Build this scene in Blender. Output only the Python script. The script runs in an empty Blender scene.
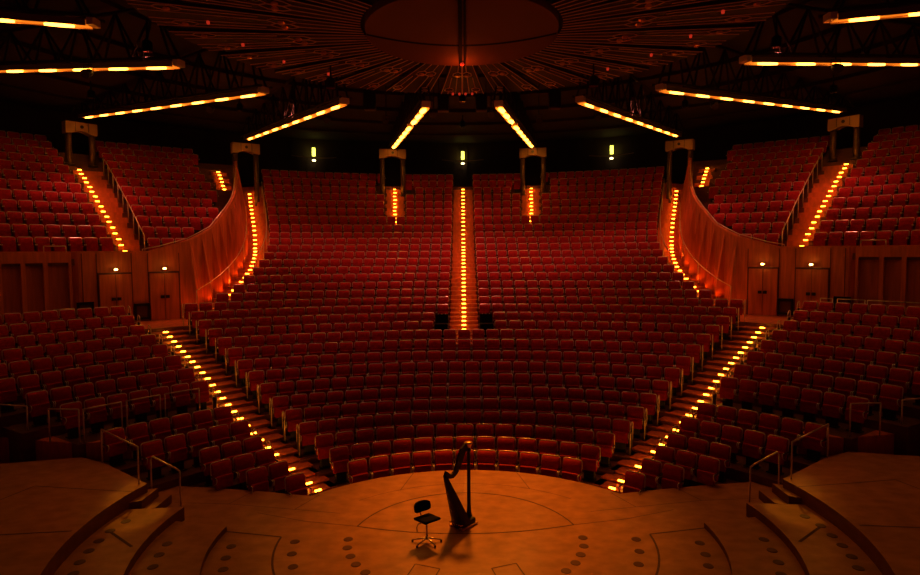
import bpy, bmesh, math, random
from math import sin, cos, pi, radians, atan2, hypot, sqrt
from mathutils import Vector, Matrix
random.seed(4)
S = bpy.context.scene
COL = S.collection

# ------------------------------------------------------------------ camera, world, light, exposure
cam_d = bpy.data.cameras.new('camera')
cam = bpy.data.objects.new('camera', cam_d)
COL.objects.link(cam)
cam_d.sensor_width = 36.0
cam_d.lens = 600.0 * 36.0 / 920.0
cam_d.shift_x = -3.7 / 920.0
cam_d.clip_end = 200
cam.matrix_world = Matrix.Translation((0, 0, 6.0)) @ Matrix.Rotation(radians(90 - 3.5), 4, 'X') @ Matrix.Rotation(radians(-0.42), 4, 'Z')
S.camera = cam

w = bpy.data.worlds.new('world')
S.world = w
w.use_nodes = True
w.node_tree.nodes['Background'].inputs[0].default_value = (1.0, 0.12, 0.09, 1)
w.node_tree.nodes['Background'].inputs[1].default_value = 0.045

S.view_settings.view_transform = 'Standard'
S.view_settings.look = 'None'
S.view_settings.gamma = 1
S.view_settings.use_curve_mapping = False
S.view_settings.exposure = 0.0


def spot(name, loc, target, energy, color, size, blend=0.8, rad=0.35):
    l = bpy.data.lights.new(name, 'SPOT')
    l.energy = energy
    l.color = color
    l.spot_size = radians(size)
    l.spot_blend = blend
    l.shadow_soft_size = rad
    o = bpy.data.objects.new(name, l)
    COL.objects.link(o)
    o.location = loc
    o.rotation_euler = (Vector(target) - Vector(loc)).to_track_quat('-Z', 'Y').to_euler()
    return o


AMBER = (1.0, 0.24, 0.012)
RED = (1.0, 0.10, 0.02)
STAGE_SPOTS = [((0.4, 21.2, 11.3), (0.3, 14.0, 0), 6200, 40), ((-5.0, 18.5, 11.2), (-4.6, 12.0, 0), 330, 70), ((5.0, 18.5, 11.2), (4.6, 12.0, 0), 330, 70)]
for i, (a, b, e, sz) in enumerate(STAGE_SPOTS):
    spot('stage_spot', a, b, e, AMBER, sz, .9, .8)
HOUSE = (1.0, 0.19, 0.13)
HOUSE_SPOTS = [((0, 30.0, 13.2), (0, 30.6, 5), 560, 105), ((0, 36.5, 13.3), (0, 36.6, 5), 150, 100),
               ((-8.2, 29.5, 13.2), (-8.2, 30, 5), 400, 105), ((8.2, 29.5, 13.2), (8.2, 30, 5), 400, 105),
               ((-11.5, 31.5, 13.2), (-11.6, 31.8, 5), 260, 80), ((11.5, 31.5, 13.2), (11.6, 31.8, 5), 260, 80),
               ((-17.5, 28.8, 13.2), (-17.5, 29.0, 5), 210, 100), ((17.5, 28.8, 13.2), (17.5, 29.0, 5), 210, 100),
               ((-10.5, 20.5, 12.6), (-10.5, 20.8, 0), 260, 90), ((10.5, 20.5, 12.6), (10.5, 20.8, 0), 260, 90),
               ((-4.6, 21.4, 11.6), (-4.6, 21.4, 0), 150, 80), ((4.6, 21.4, 11.6), (4.6, 21.4, 0), 150, 80)]  # last pair added to brighten the lower block's seat rims from above
for i, (a, b, e, sz) in enumerate(HOUSE_SPOTS):
    spot('house_spot', a, b, e * 2.3, HOUSE, sz, 1.0, .25)
for sx in (-1, 1):
    spot('patch_spot', (sx * 10.5, 24.0, 12.0), (sx * 7.25, 12.95, .4), 2300, (1.0, 0.40, 0.02), 5.0, .6, .05)


# ------------------------------------------------------------------ materials
def mat(name, col, rough=0.5, metal=0.0, emit=None, es=0.0, noise=None, spec=0.5, bump=0.0):
    m = bpy.data.materials.new(name)
    m.use_nodes = True
    nt = m.node_tree
    b = nt.nodes['Principled BSDF']
    b.inputs['Base Color'].default_value = (*col, 1)
    b.inputs['Roughness'].default_value = rough
    b.inputs['Metallic'].default_value = metal
    b.inputs['Specular IOR Level'].default_value = spec
    if emit:
        b.inputs['Emission Color'].default_value = (*emit, 1)
        b.inputs['Emission Strength'].default_value = es
    if noise:
        scl, amt, stretch = noise
        tc = nt.nodes.new('ShaderNodeTexCoord')
        mp = nt.nodes.new('ShaderNodeMapping')
        mp.inputs['Scale'].default_value = stretch
        nz = nt.nodes.new('ShaderNodeTexNoise')
        nz.inputs['Scale'].default_value = scl
        nz.inputs['Detail'].default_value = 6
        rp = nt.nodes.new('ShaderNodeValToRGB')
        rp.color_ramp.elements[0].position = 0.32
        rp.color_ramp.elements[1].position = 0.68
        rp.color_ramp.elements[0].color = tuple(c * (1 - amt) for c in col) + (1,)
        rp.color_ramp.elements[1].color = tuple(min(1, c * (1 + amt)) for c in col) + (1,)
        nt.links.new(tc.outputs['Object'], mp.inputs[0])
        nt.links.new(mp.outputs[0], nz.inputs['Vector'])
        nt.links.new(nz.outputs['Fac'], rp.inputs[0])
        nt.links.new(rp.outputs[0], b.inputs['Base Color'])
        if bump:
            bp = nt.nodes.new('ShaderNodeBump')
            bp.inputs['Strength'].default_value = bump
            bp.inputs['Distance'].default_value = 0.02
            nt.links.new(nz.outputs['Fac'], bp.inputs['Height'])
            nt.links.new(bp.outputs[0], b.inputs['Normal'])
    return m


M = {}
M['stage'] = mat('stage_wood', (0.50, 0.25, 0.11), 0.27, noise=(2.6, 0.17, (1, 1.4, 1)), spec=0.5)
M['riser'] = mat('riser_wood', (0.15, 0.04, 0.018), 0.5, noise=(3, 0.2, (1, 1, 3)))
M['tier'] = mat('tier_wood', (0.085, 0.025, 0.014), 0.5, noise=(2.5, 0.25, (3, 1, 1)))
M['stair'] = mat('stair_wood', (0.60, 0.16, 0.045), 0.4, noise=(2.5, 0.25, (3, 1, 1)))
M['stair_riser'] = mat('stair_riser_wood', (0.62, 0.15, 0.040), 0.5, noise=(2.5, 0.2, (3, 1, 1)))
M['wall'] = mat('panel_wood', (0.60, 0.150, 0.042), 0.5, noise=(2.0, 0.22, (4, 4, 0.4)))
M['door'] = mat('door_wood', (0.58, 0.142, 0.040), 0.45, noise=(2.0, 0.2, (4, 4, 0.4)))
M['recess'] = mat('dark_panel_wood', (0.42, 0.10, 0.035), 0.6, noise=(2.0, 0.2, (4, 4, 0.4)))
M['seat'] = mat('red_velvet', (0.40, 0.008, 0.010), 0.75, noise=(9, 0.25, (1, 1, 1)), spec=0.25)
M['shell'] = mat('seat_back_shell', (0.05, 0.010, 0.010), 0.5)
M['rim'] = mat('seat_rim_metal', (0.95, 0.86, 0.82), 0.25, 0.2, spec=1.0)
M['base'] = mat('black_base', (0.012, 0.010, 0.010), 0.5)
M['steel'] = mat('rail_steel', (0.75, 0.64, 0.55), 0.28, 0.6)
M['darksteel'] = mat('truss_steel', (0.012, 0.008, 0.008), 0.6, 0.2)
M['column'] = mat('column_steel', (0.14, 0.09, 0.06), 0.4, 0.5)
M['lintel'] = mat('lintel_metal', (0.36, 0.22, 0.12), 0.5, 0.1)
M['ceiling'] = mat('ceiling_board', (0.022, 0.008, 0.007), 0.8, noise=(1.5, 0.2, (1, 1, 1)))
M['fan'] = mat('fan_panel', (0.022, 0.005, 0.004), 0.6, noise=(3, 0.2, (1, 1, 1)))
M['fanline'] = mat('fan_profile', (0.95, 0.60, 0.50), 0.45, 0.0)
M['joint'] = mat('panel_joint', (0.12, 0.03, 0.015), 0.7)
M['disc'] = mat('disc_fabric', (0.20, 0.085, 0.045), 0.8)
M['black'] = mat('black_lacquer', (0.006, 0.004, 0.004), 0.3)
M['blackfab'] = mat('black_cushion', (0.004, 0.003, 0.003), 0.8, spec=0.08)
M['harp'] = mat('harp_wood', (0.012, 0.003, 0.002), 0.45, spec=0.25)
M['gold'] = mat('harp_gilt', (0.75, 0.42, 0.18), 0.3, 0.8)
M['string'] = mat('string', (0.25, 0.16, 0.1), 0.5)
M['seam_or_shadow'] = mat('seam_or_shadow_dark', (0.10, 0.035, 0.02), 0.7)
M['dot'] = mat('socket_cap', (0.11, 0.04, 0.03), 0.4, 0.3)
M['sill'] = mat('light_housing', (0.3, 0.2, 0.12), 0.4, 0.5)
M['step'] = mat('step_light_glow', (0.9, 0.6, 0.3), 0.5, emit=(1.0, 0.29, 0.014), es=24.0)
M['strip'] = mat('strip_glow', (0.9, 0.6, 0.3), 0.5, emit=(1.0, 0.36, 0.040), es=10.0)
M['strip2'] = mat('strip_glow_soft', (0.9, 0.6, 0.3), 0.5, emit=(1.0, 0.22, 0.012), es=0.9)
M['doorlamp'] = mat('door_lamp_glow', (1, 0.9, 0.5), 0.5, emit=(1.0, 0.55, 0.12), es=14.0)
M['green'] = mat('exit_glow', (0.8, 1, 0.3), 0.5, emit=(0.85, 0.8, 0.10), es=2.6)
M['white'] = mat('exit_lamp', (1, 1, 0.8), 0.5, emit=(1.0, 0.75, 0.30), es=5.0)
M['lens'] = mat('lens_glass', (0.05, 0.03, 0.03), 0.2)
M['redlamp'] = mat('red_pilot', (1, 0.1, 0.05), 0.5, emit=(1.0, 0.05, 0.02), es=0.35)


# ------------------------------------------------------------------ helpers
class MB:
    def __init__(self):
        self.v = []
        self.f = []
        self.mi = []

    def add(self, vs, fs, mi=0):
        n = len(self.v)
        self.v += [tuple(p) for p in vs]
        self.f += [tuple(i + n for i in f) for f in fs]
        self.mi += [mi] * len(fs)

    def box(self, c, s, rot=None, mi=0, taper=1.0):
        hx, hy, hz = s[0] / 2, s[1] / 2, s[2] / 2
        vs = []
        for z in (-hz, hz):
            t = 1.0 if z < 0 else taper
            for x, y in ((-hx, -hy), (hx, -hy), (hx, hy), (-hx, hy)):
                p = Vector((x * t, y * t, z))
                if rot is not None:
                    p = rot @ p
                vs.append(p + Vector(c))
        self.add(vs, [(0, 3, 2, 1), (4, 5, 6, 7), (0, 1, 5, 4), (1, 2, 6, 5), (2, 3, 7, 6), (3, 0, 4, 7)], mi)

    def rbox(self, c, s, b=0.02, rot=None, mi=0):
        """box with all edges bevelled"""
        bm = bmesh.new()
        bmesh.ops.create_cube(bm, size=1.0)
        for v in bm.verts:
            v.co = Vector((v.co.x * s[0], v.co.y * s[1], v.co.z * s[2]))
        bmesh.ops.bevel(bm, geom=bm.edges[:], offset=b, segments=2, affect='EDGES', profile=0.5)
        bm.verts.index_update()
        vs = [((rot @ v.co) if rot is not None else v.co) + Vector(c) for v in bm.verts]
        fs = [tuple(v.index for v in f.verts) for f in bm.faces]
        self.add(vs, fs, mi)
        bm.free()

    def tube(self, pts, r, n=8, mi=0, closed=False, cap=True):
        pts = [Vector(p) for p in pts]
        rr = r if isinstance(r, (list, tuple)) else [r] * len(pts)
        rings = []
        N = len(pts)
        up0 = None
        for i, p in enumerate(pts):
            a = pts[(i - 1) % N] if (i > 0 or closed) else p
            b = pts[(i + 1) % N] if (i < N - 1 or closed) else p
            t = (b - a)
            if t.length < 1e-9:
                t = Vector((0, 0, 1))
            t.normalize()
            if up0 is None:
                up0 = Vector((0, 0, 1)) if abs(t.z) < 0.9 else Vector((1, 0, 0))
            x = up0 - t * up0.dot(t)
            if x.length < 1e-6:
                x = Vector((0, 1, 0)) - t * t.y
            x.normalize()
            up0 = x
            y = t.cross(x)
            rings.append([p + (x * cos(2 * pi * k / n) + y * sin(2 * pi * k / n)) * rr[i] for k in range(n)])
        vs = [q for ring in rings for q in ring]
        fs = []
        M_ = N if closed else N - 1
        for i in range(M_):
            j = (i + 1) % N
            for k in range(n):
                l = (k + 1) % n
                fs.append((i * n + k, i * n + l, j * n + l, j * n + k))
        if cap and not closed:
            fs.append(tuple(range(n))[::-1])
            fs.append(tuple((N - 1) * n + k for k in range(n)))
        self.add(vs, fs, mi)

    def lathe(self, prof, c=(0, 0, 0), n=16, mi=0):
        vs, fs = [], []
        for r, z in prof:
            for k in range(n):
                vs.append((c[0] + r * cos(2 * pi * k / n), c[1] + r * sin(2 * pi * k / n), c[2] + z))
        for i in range(len(prof) - 1):
            for k in range(n):
                l = (k + 1) % n
                fs.append((i * n + k, i * n + l, (i + 1) * n + l, (i + 1) * n + k))
        fs.append(tuple(range(n))[::-1])
        fs.append(tuple((len(prof) - 1) * n + k for k in range(n)))
        self.add(vs, fs, mi)

    def prism(self, poly, z0, z1, mi_top=0, mi_side=0):
        """closed polygon extruded in z; z0/z1 numbers"""
        a = sum(poly[i][0] * poly[(i + 1) % len(poly)][1] - poly[(i + 1) % len(poly)][0] * poly[i][1] for i in range(len(poly)))
        if a < 0:
            poly = poly[::-1]
        n = len(poly)
        vs = [(x, y, z0) for x, y in poly] + [(x, y, z1) for x, y in poly]
        self.add(vs, [tuple(range(n, 2 * n))], mi_top)
        self.add(vs, [tuple(range(n))[::-1]] + [(i, (i + 1) % n, n + (i + 1) % n, n + i) for i in range(n)], mi_side)

    def quad(self, a, b, c, d, mi=0):
        self.add([a, b, c, d], [(0, 1, 2, 3)], mi)

    def mesh(self, name, mats, smooth=False):
        me = bpy.data.meshes.new(name)
        me.from_pydata(self.v, [], self.f)
        for m in (mats if isinstance(mats, (list, tuple)) else [mats]):
            me.materials.append(m)
        me.polygons.foreach_set('material_index', self.mi)
        if smooth:
            me.polygons.foreach_set('use_smooth', [True] * len(self.f))
        me.update()
        return me

    def build(self, name, mats, parent=None, smooth=False):
        o = bpy.data.objects.new(name, self.mesh(name, mats, smooth))
        COL.objects.link(o)
        if parent:
            o.parent = parent
        return o


def tag(o, label, cat, group=None):
    o['label'] = label
    o['category'] = cat
    if group:
        o['group'] = group
    return o


def empty(name, loc, rz=0.0):
    o = bpy.data.objects.new(name, None)
    COL.objects.link(o)
    o.location = loc
    o.rotation_euler = (0, 0, rz)
    o.empty_display_size = 0.2
    return o


def struct(o):
    o['kind'] = 'structure'
    return o


def copy_tree(root, loc, rz):
    r = root.copy()
    COL.objects.link(r)
    r.location = loc
    r.rotation_euler = (0, 0, rz)
    for ch in root.children:
        c = ch.copy()
        COL.objects.link(c)
        c.parent = r
        for g in ch.children:
            d = g.copy()
            COL.objects.link(d)
            d.parent = c
    return r


def word(n):
    W = ['zeroth', 'first', 'second', 'third', 'fourth', 'fifth', 'sixth', 'seventh', 'eighth', 'ninth', 'tenth', 'eleventh', 'twelfth', 'thirteenth',
         'fourteenth', 'fifteenth', 'sixteenth', 'seventeenth', 'eighteenth', 'nineteenth', 'twentieth']
    if n <= 20:
        return W[n]
    T = {2: 'twenty', 3: 'thirty', 4: 'forty', 5: 'fifty'}
    if n % 10 == 0:
        return {30: 'thirtieth', 40: 'fortieth', 50: 'fiftieth'}[n]
    return T[n // 10] + '-' + W[n % 10]


def lerp(a, b, t):
    return tuple(a[i] + (b[i] - a[i]) * t for i in range(len(a)))


SIDES = ((-1, 'left'), (1, 'right'))

# ------------------------------------------------------------------ layout tables (metres)
TOP = [0.36, .47, .60, .77, .98, 1.22, 1.5, 1.78, 2.06, 2.38, 2.67, 2.94, 3.23, 3.52, 3.81, 4.14, 4.48, 4.86, 5.22, 5.61, 5.99, 6.38, 6.76, 7.12, 7.6, 8.17,
       8.71, 9.24, 9.76, 10.3, 10.86, 11.41]
FL = [t - 0.92 for t in TOP]
NR = 32


def rowR(k):
    return 5.8 + 1.85 * k if k < 10 else min(27.0, 24.3 + .5 * (k - 10))


def rowY(k):
    return 16.7 + .85 * k


ENDX = [3.18, 3.84, 4.44, 5.09, 5.74, 6.38, 7.03, 7.68, 8.33, 8.97, 9.64, 10.27, 10.91, 11.48, 12.04, 11.21, 10.84, 10.67, 10.52, 10.5, 10.52, 10.62, 10.75,
        10.96, 11.19, 11.45, 11.75, 12.03, 12.34, 12.6, 12.9, 13.2]


def arc_pt(k, x, off=0.0):
    """point of row k at lateral x, moved radially by off"""
    R = rowR(k)
    cy = rowY(k) - R
    a = math.asin(max(-1, min(1, x / R)))
    return ((R + off) * sin(a), cy + (R + off) * cos(a))


def end_pt(k, side):
    return arc_pt(k, side * ENDX[min(k, 31)])


DV = (-.667, .745)
NV = (.745, .667)


def sn(s, n, side=-1):
    """point in the frame of the lower side stairs"""
    x, y = DV[0] * s + NV[0] * n, DV[1] * s + NV[1] * n
    return (x if side < 0 else -x, y)


def cpol(R, deg, side=-1):
    a = radians(deg)
    x, y = 2.5 - R * sin(a), 7.0 + R * cos(a)
    return (x if side < 0 else -x, y)


def interp(x, xs, ys):
    if x <= xs[0]:
        return ys[0]
    for i in range(len(xs) - 1):
        if x <= xs[i + 1]:
            return ys[i] + (ys[i + 1] - ys[i]) * (x - xs[i]) / (xs[i + 1] - xs[i])
    return ys[-1]


SK = [13.85 + .95 * k for k in range(15)]


def stair_z(s):
    return interp(s, SK, FL[:15])


def edge_n(s):
    return 6.2 + max(0, (28.4 - s)) * .055


# the curved side wall beside the upper stairs: plan point and parapet height
WP = {15: (-13.0, 28.6), 16: (-12.65, 29.1), 17: (-12.4, 29.7), 18: (-12.25, 30.3), 19: (-12.18, 31.0), 20: (-12.2, 31.7), 21: (-12.32, 32.5), 22: (-12.5, 33.3),
      23: (-12.75, 34.1), 24: (-13.0, 34.9), 25: (-13.25, 35.6), 26: (-13.5, 36.3), 27: (-13.8, 37.0), 28: (-14.05, 37.7), 29: (-14.35, 38.4), 30: (-14.6, 39.1),
      31: (-14.85, 39.8)}
WZ = {15: 6.55, 16: 6.85, 17: 7.15, 18: 7.65, 19: 8.1, 20: 8.5, 21: 8.9, 22: 9.35, 23: 9.85, 24: 10.35, 25: 10.8, 26: 11.2, 27: 11.6, 28: 11.9}

# ------------------------------------------------------------------ floors and tiers
mb = MB()
mb.box((0, 24, -0.78), (70, 56, 0.2))
struct(mb.build('floor', M['tier']))

# centre block terraces
mb = MB()
NS = 40
for k in range(NR):
    def line(kk, off):
        out = []
        for i in range(NS + 1):
            t = -1 + 2 * i / NS
            out.append(arc_pt(kk, t * (ENDX[min(kk, 31)] + .06), off))
        return out
    f0 = line(k, -.62)
    f1 = line(k + 1, -.62) if k < NR - 1 else line(k, 6.0)
    z = FL[k]
    zp = FL[k - 1] if k else -.7
    for i in range(NS):
        mb.quad((*f0[i], z), (*f0[i + 1], z), (*f1[i + 1], z), (*f1[i], z), 0)
        mb.quad((*f0[i], zp - .02), (*f0[i + 1], zp - .02), (*f0[i + 1], z), (*f0[i], z), 1)
    for j in (0, NS):
        mb.quad((*f0[j], -.7), (*f1[j], -.7), (*f1[j], z), (*f0[j], z), 1)
o = mb.build('seating_terrace', [M['tier'], M['riser']])
struct(o)

# side block terraces
AR = [24.85, 23.65, 22.4, 21.15, 19.95, 18.65, 17.5, 16.35, 14.65, 13.5, 12.7, 12.0, 11.25, 10.4]
AF = [2.85, 2.55, 2.25, 2.0, 1.75, 1.5, 1.2, .95, .42, .2, -.1, -.28, -.45, -.55]
AMAX = [66, 66, 66, 66, 66, 62, 58.5, 56.0, 57.5, 57, 57, 54, 52, 50]
BASE_A = 41.84


def edge_deg(i):
    R = AR[i]
    return BASE_A - math.degrees(math.asin((edge_n(R + 3.55) - 6.53) / R))


for sd, sname in SIDES:
    mb = MB()
    for i in range(14):
        R0 = AR[i] - .68
        R1 = (AR[i - 1] - .68) if i else 26.75
        if i == 8:
            R1 = AR[7] - 1.0
        if i == 7:
            R0 = AR[7] - 1.0
        z = AF[i]
        a0, a1 = edge_deg(i), AMAX[i]
        n = 14
        for j in range(n):
            p, q = a0 + (a1 - a0) * j / n, a0 + (a1 - a0) * (j + 1) / n
            A, B, C_, D = cpol(R0, p, sd), cpol(R0, q, sd), cpol(R1, q, sd), cpol(R1, p, sd)
            mb.quad((*A, z), (*B, z), (*C_, z), (*D, z), 0)
            mb.quad((*A, -.7), (*B, -.7), (*B, z), (*A, z), 1)
        for a in (a0, a1):
            A, D = cpol(R0, a, sd), cpol(R1, a, sd)
            mb.quad((*A, -.7), (*D, -.7), (*D, z), (*A, z), 1)
    struct(mb.build('side_terrace', [M['tier'], M['riser']]))

# lower side stairs with landing
for sd, sname in SIDES:
    mb = MB()
    ns = 28
    for j in range(ns):
        s0 = 13.5 + .475 * j
        s1 = s0 + .475
        z = stair_z(s0 + .35)
        zp = stair_z(s0 - .125) if j else -.7
        l0, r0, l1, r1 = sn(s0, edge_n(s0), sd), sn(s0, 8.2, sd), sn(s1, edge_n(s1), sd), sn(s1, 8.2, sd)
        mb.quad((*l0, z), (*r0, z), (*r1, z), (*l1, z), 0)
        mb.quad((*l0, zp - .03), (*r0, zp - .03), (*r0, z), (*l0, z), 1)
        # tread nosing
        e = .03
        a, b = sn(s0 - e, edge_n(s0), sd), sn(s0 - e, 8.2, sd)
        mb.add([(*a, z - .035), (*b, z - .035), (*r0, z - .035), (*l0, z - .035), (*a, z + .004), (*b, z + .004), (*r0, z + .004), (*l0, z + .004)],
               [(0, 1, 5, 4), (4, 5, 6, 7), (0, 3, 2, 1)], 0)
    zl = 2.9
    poly = [sn(26.8, 6.2, sd), sn(26.8, 8.3, sd)] + [(sd * -x if False else (x if sd < 0 else -x), y) for x, y in ((-11.3, 26.9), (-11.25, 27.5), (-12.9, 28.75))]
    poly += [cpol(26.7, a, sd) for a in (36.5, 38, 40, 42, 44)] + [cpol(25.9, 44, sd), cpol(25.9, 42.3, sd)]
    mb.prism(poly, 2.2, zl, 0, 1)
    struct(mb.build('side_stairs', [M['stair'], M['riser']]))

# upper side stairs
for sd, sname in SIDES:
    mb = MB()
    fx = lambda p: (p[0] if sd < 0 else -p[0], p[1])
    for k in range(15, 31):
        for h in (0, 1):
            t0, t1 = h * .5, h * .5 + .5
            E0, E1 = arc_pt(k, -ENDX[k] - .06, -.62), arc_pt(k + 1, -ENDX[k + 1] - .06, -.62)
            W0, W1 = WP[k], WP[k + 1]
            r0, r1 = fx(lerp(E0, E1, t0)), fx(lerp(E0, E1, t1))
            l0, l1 = fx(lerp(W0, W1, t0)), fx(lerp(W0, W1, t1))
            z = FL[k] + (FL[k + 1] - FL[k]) * t0
            zp = z - (FL[k + 1] - FL[k]) * .5 - .02
            mb.quad((*l0, z), (*r0, z), (*r1, z), (*l1, z), 0)
            mb.quad((*l0, zp), (*r0, zp), (*r0, z), (*l0, z), 1)
    # floor behind the portal
    k = 31
    a, b = fx(arc_pt(31, -ENDX[31] - .06, -.62)), fx(WP[31])
    z = FL[31]
    mb.quad((*b, z), (*a, z), (a[0], 46, z), (b[0] + sd * 3, 46, z), 0)
    struct(mb.build('upper_stairs', [M['stair'], M['stair_riser']]))

# centre aisle + two short aisles: half steps on the terraces
def aisle_steps(name, fx_, hw, k0, k1):
    mb = MB()
    for k in range(k0, k1):
        xc = fx_(k)
        dz = (FL[k + 1] - FL[k])
        for h in (0, 1):
            off0 = -.62 + .425 * h
            off1 = off0 + .425 if h == 0 else -.62 + .85
            z = FL[k] + dz * .5 * h + .012
            a, b = arc_pt(k, xc - hw, off0), arc_pt(k, xc + hw, off0)
            c, d = arc_pt(k, xc + hw, off1), arc_pt(k, xc - hw, off1)
            mb.add([(*a, z - dz * .5 - .02), (*b, z - dz * .5 - .02), (*c, z - dz * .5 - .02), (*d, z - dz * .5 - .02), (*a, z), (*b, z), (*c, z), (*d, z)],
                   [(4, 5, 6, 7), (3, 0, 4, 7), (1, 2, 6, 5)], 0)
            mb.add([(*a, z - dz * .5 - .02), (*b, z - dz * .5 - .02), (*b, z), (*a, z)], [(0, 1, 2, 3)], 1)
    return struct(mb.build(name, [M['stair'], M['stair_riser']]))


aisle_steps('centre_aisle', lambda k: 0.0, .66, 11, 31)
p5x = lambda k: 4.25 + (k - 25) * .09
aisle_steps('short_aisle', lambda k: -p5x(k), .62, 26, 31)
aisle_steps('short_aisle', lambda k: p5x(k), .62, 26, 31)

# upper side balconies
VR = [27.45 + .85 * i for i in range(12)]
VT = [6.7, 7.26, 7.82, 8.40, 8.93, 9.48, 10.02, 10.56, 11.07, 11.58, 12.05, 12.5]
VF = [t - .92 for t in VT]
VMIN = [35.0, 33.3, 31.9, 31.3, 30.9, 30.6, 30.5, 30.9, 31.2, 31.4, 31.6, 31.6]
VFL = [32.5, 31.3, 30.3, 29.9, 29.5, 29.3, 29.1, 28.9, 28.7, 28.6, 28.3, 28.0]
for sd, sname in SIDES:
    mb = MB()
    for i in range(12):
        R0 = VR[i] - .6 if i else 26.7
        R1 = VR[i + 1] - .6 if i < 11 else 42
        z = VF[i]
        zp = VF[i - 1] - .02 if i else 5.5
        n = 24
        a1 = 66
        wlim = lambda R_: interp(R_, [26.7, 26.8, 27.2, 27.6, 28.1, 28.7, 29.5, 30.3, 31.1, 31.9, 32.65, 33.4, 34.1, 34.9, 37], [36.5, 34.6, 33.2, 32.5, 31.7, 31.0, 30.4, 29.9, 29.6, 29.25, 29.05, 28.85, 28.7, 28.5, 27.5]) + .25
        b0, b1 = wlim(R0), wlim(R1)
        for j in range(n):
            g_ = lambda b_, j_: b_ + (a1 - b_) * j_ / n
            A, B, C_, D = cpol(R0, g_(b0, j), sd), cpol(R0, g_(b0, j + 1), sd), cpol(R1, g_(b1, j + 1), sd), cpol(R1, g_(b1, j), sd)
            mb.quad((*A, z), (*B, z), (*C_, z), (*D, z), 0)
            mb.quad((*A, zp), (*B, zp), (*B, z), (*A, z), 1)
    struct(mb.build('balcony_terrace', [M['tier'], M['riser']]))
    # aisle treads on the balcony, and the small stair by the wall
    mb = MB()
    def tread(a0, a1, R0, R1, z, h):
        A, B, C_, D = cpol(R0, a1, sd), cpol(R0, a0, sd), cpol(R1, a0, sd), cpol(R1, a1, sd)
        mb.add([(*A, z - h), (*B, z - h), (*C_, z - h), (*D, z - h), (*A, z), (*B, z), (*C_, z), (*D, z)], [(4, 5, 6, 7), (3, 0, 4, 7), (1, 2, 6, 5)], 0)
        mb.add([(*A, z - h), (*B, z - h), (*B, z), (*A, z)], [(0, 1, 2, 3)], 1)
    for i in range(9):
        dz = VF[i + 1] - VF[i]
        for h in (0, 1):
            R0 = VR[i] - .6 + .425 * h
            tread(39.55 + i * .1, 41.75 + i * .12, R0, R0 + .425, VF[i] + dz * .5 * h + .015, dz * .5 + .02)
    for i in range(7, 10):
        dz = VF[i + 1] - VF[i]
        for h in (0, 1):
            R0 = VR[i] - .6 + .425 * h
            tread(29.3, 30.75, R0, R0 + .425, VF[i] + dz * .5 * h + .02, dz * .5 + .02)
    struct(mb.build('balcony_steps', [M['stair'], M['stair_riser']]))

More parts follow.
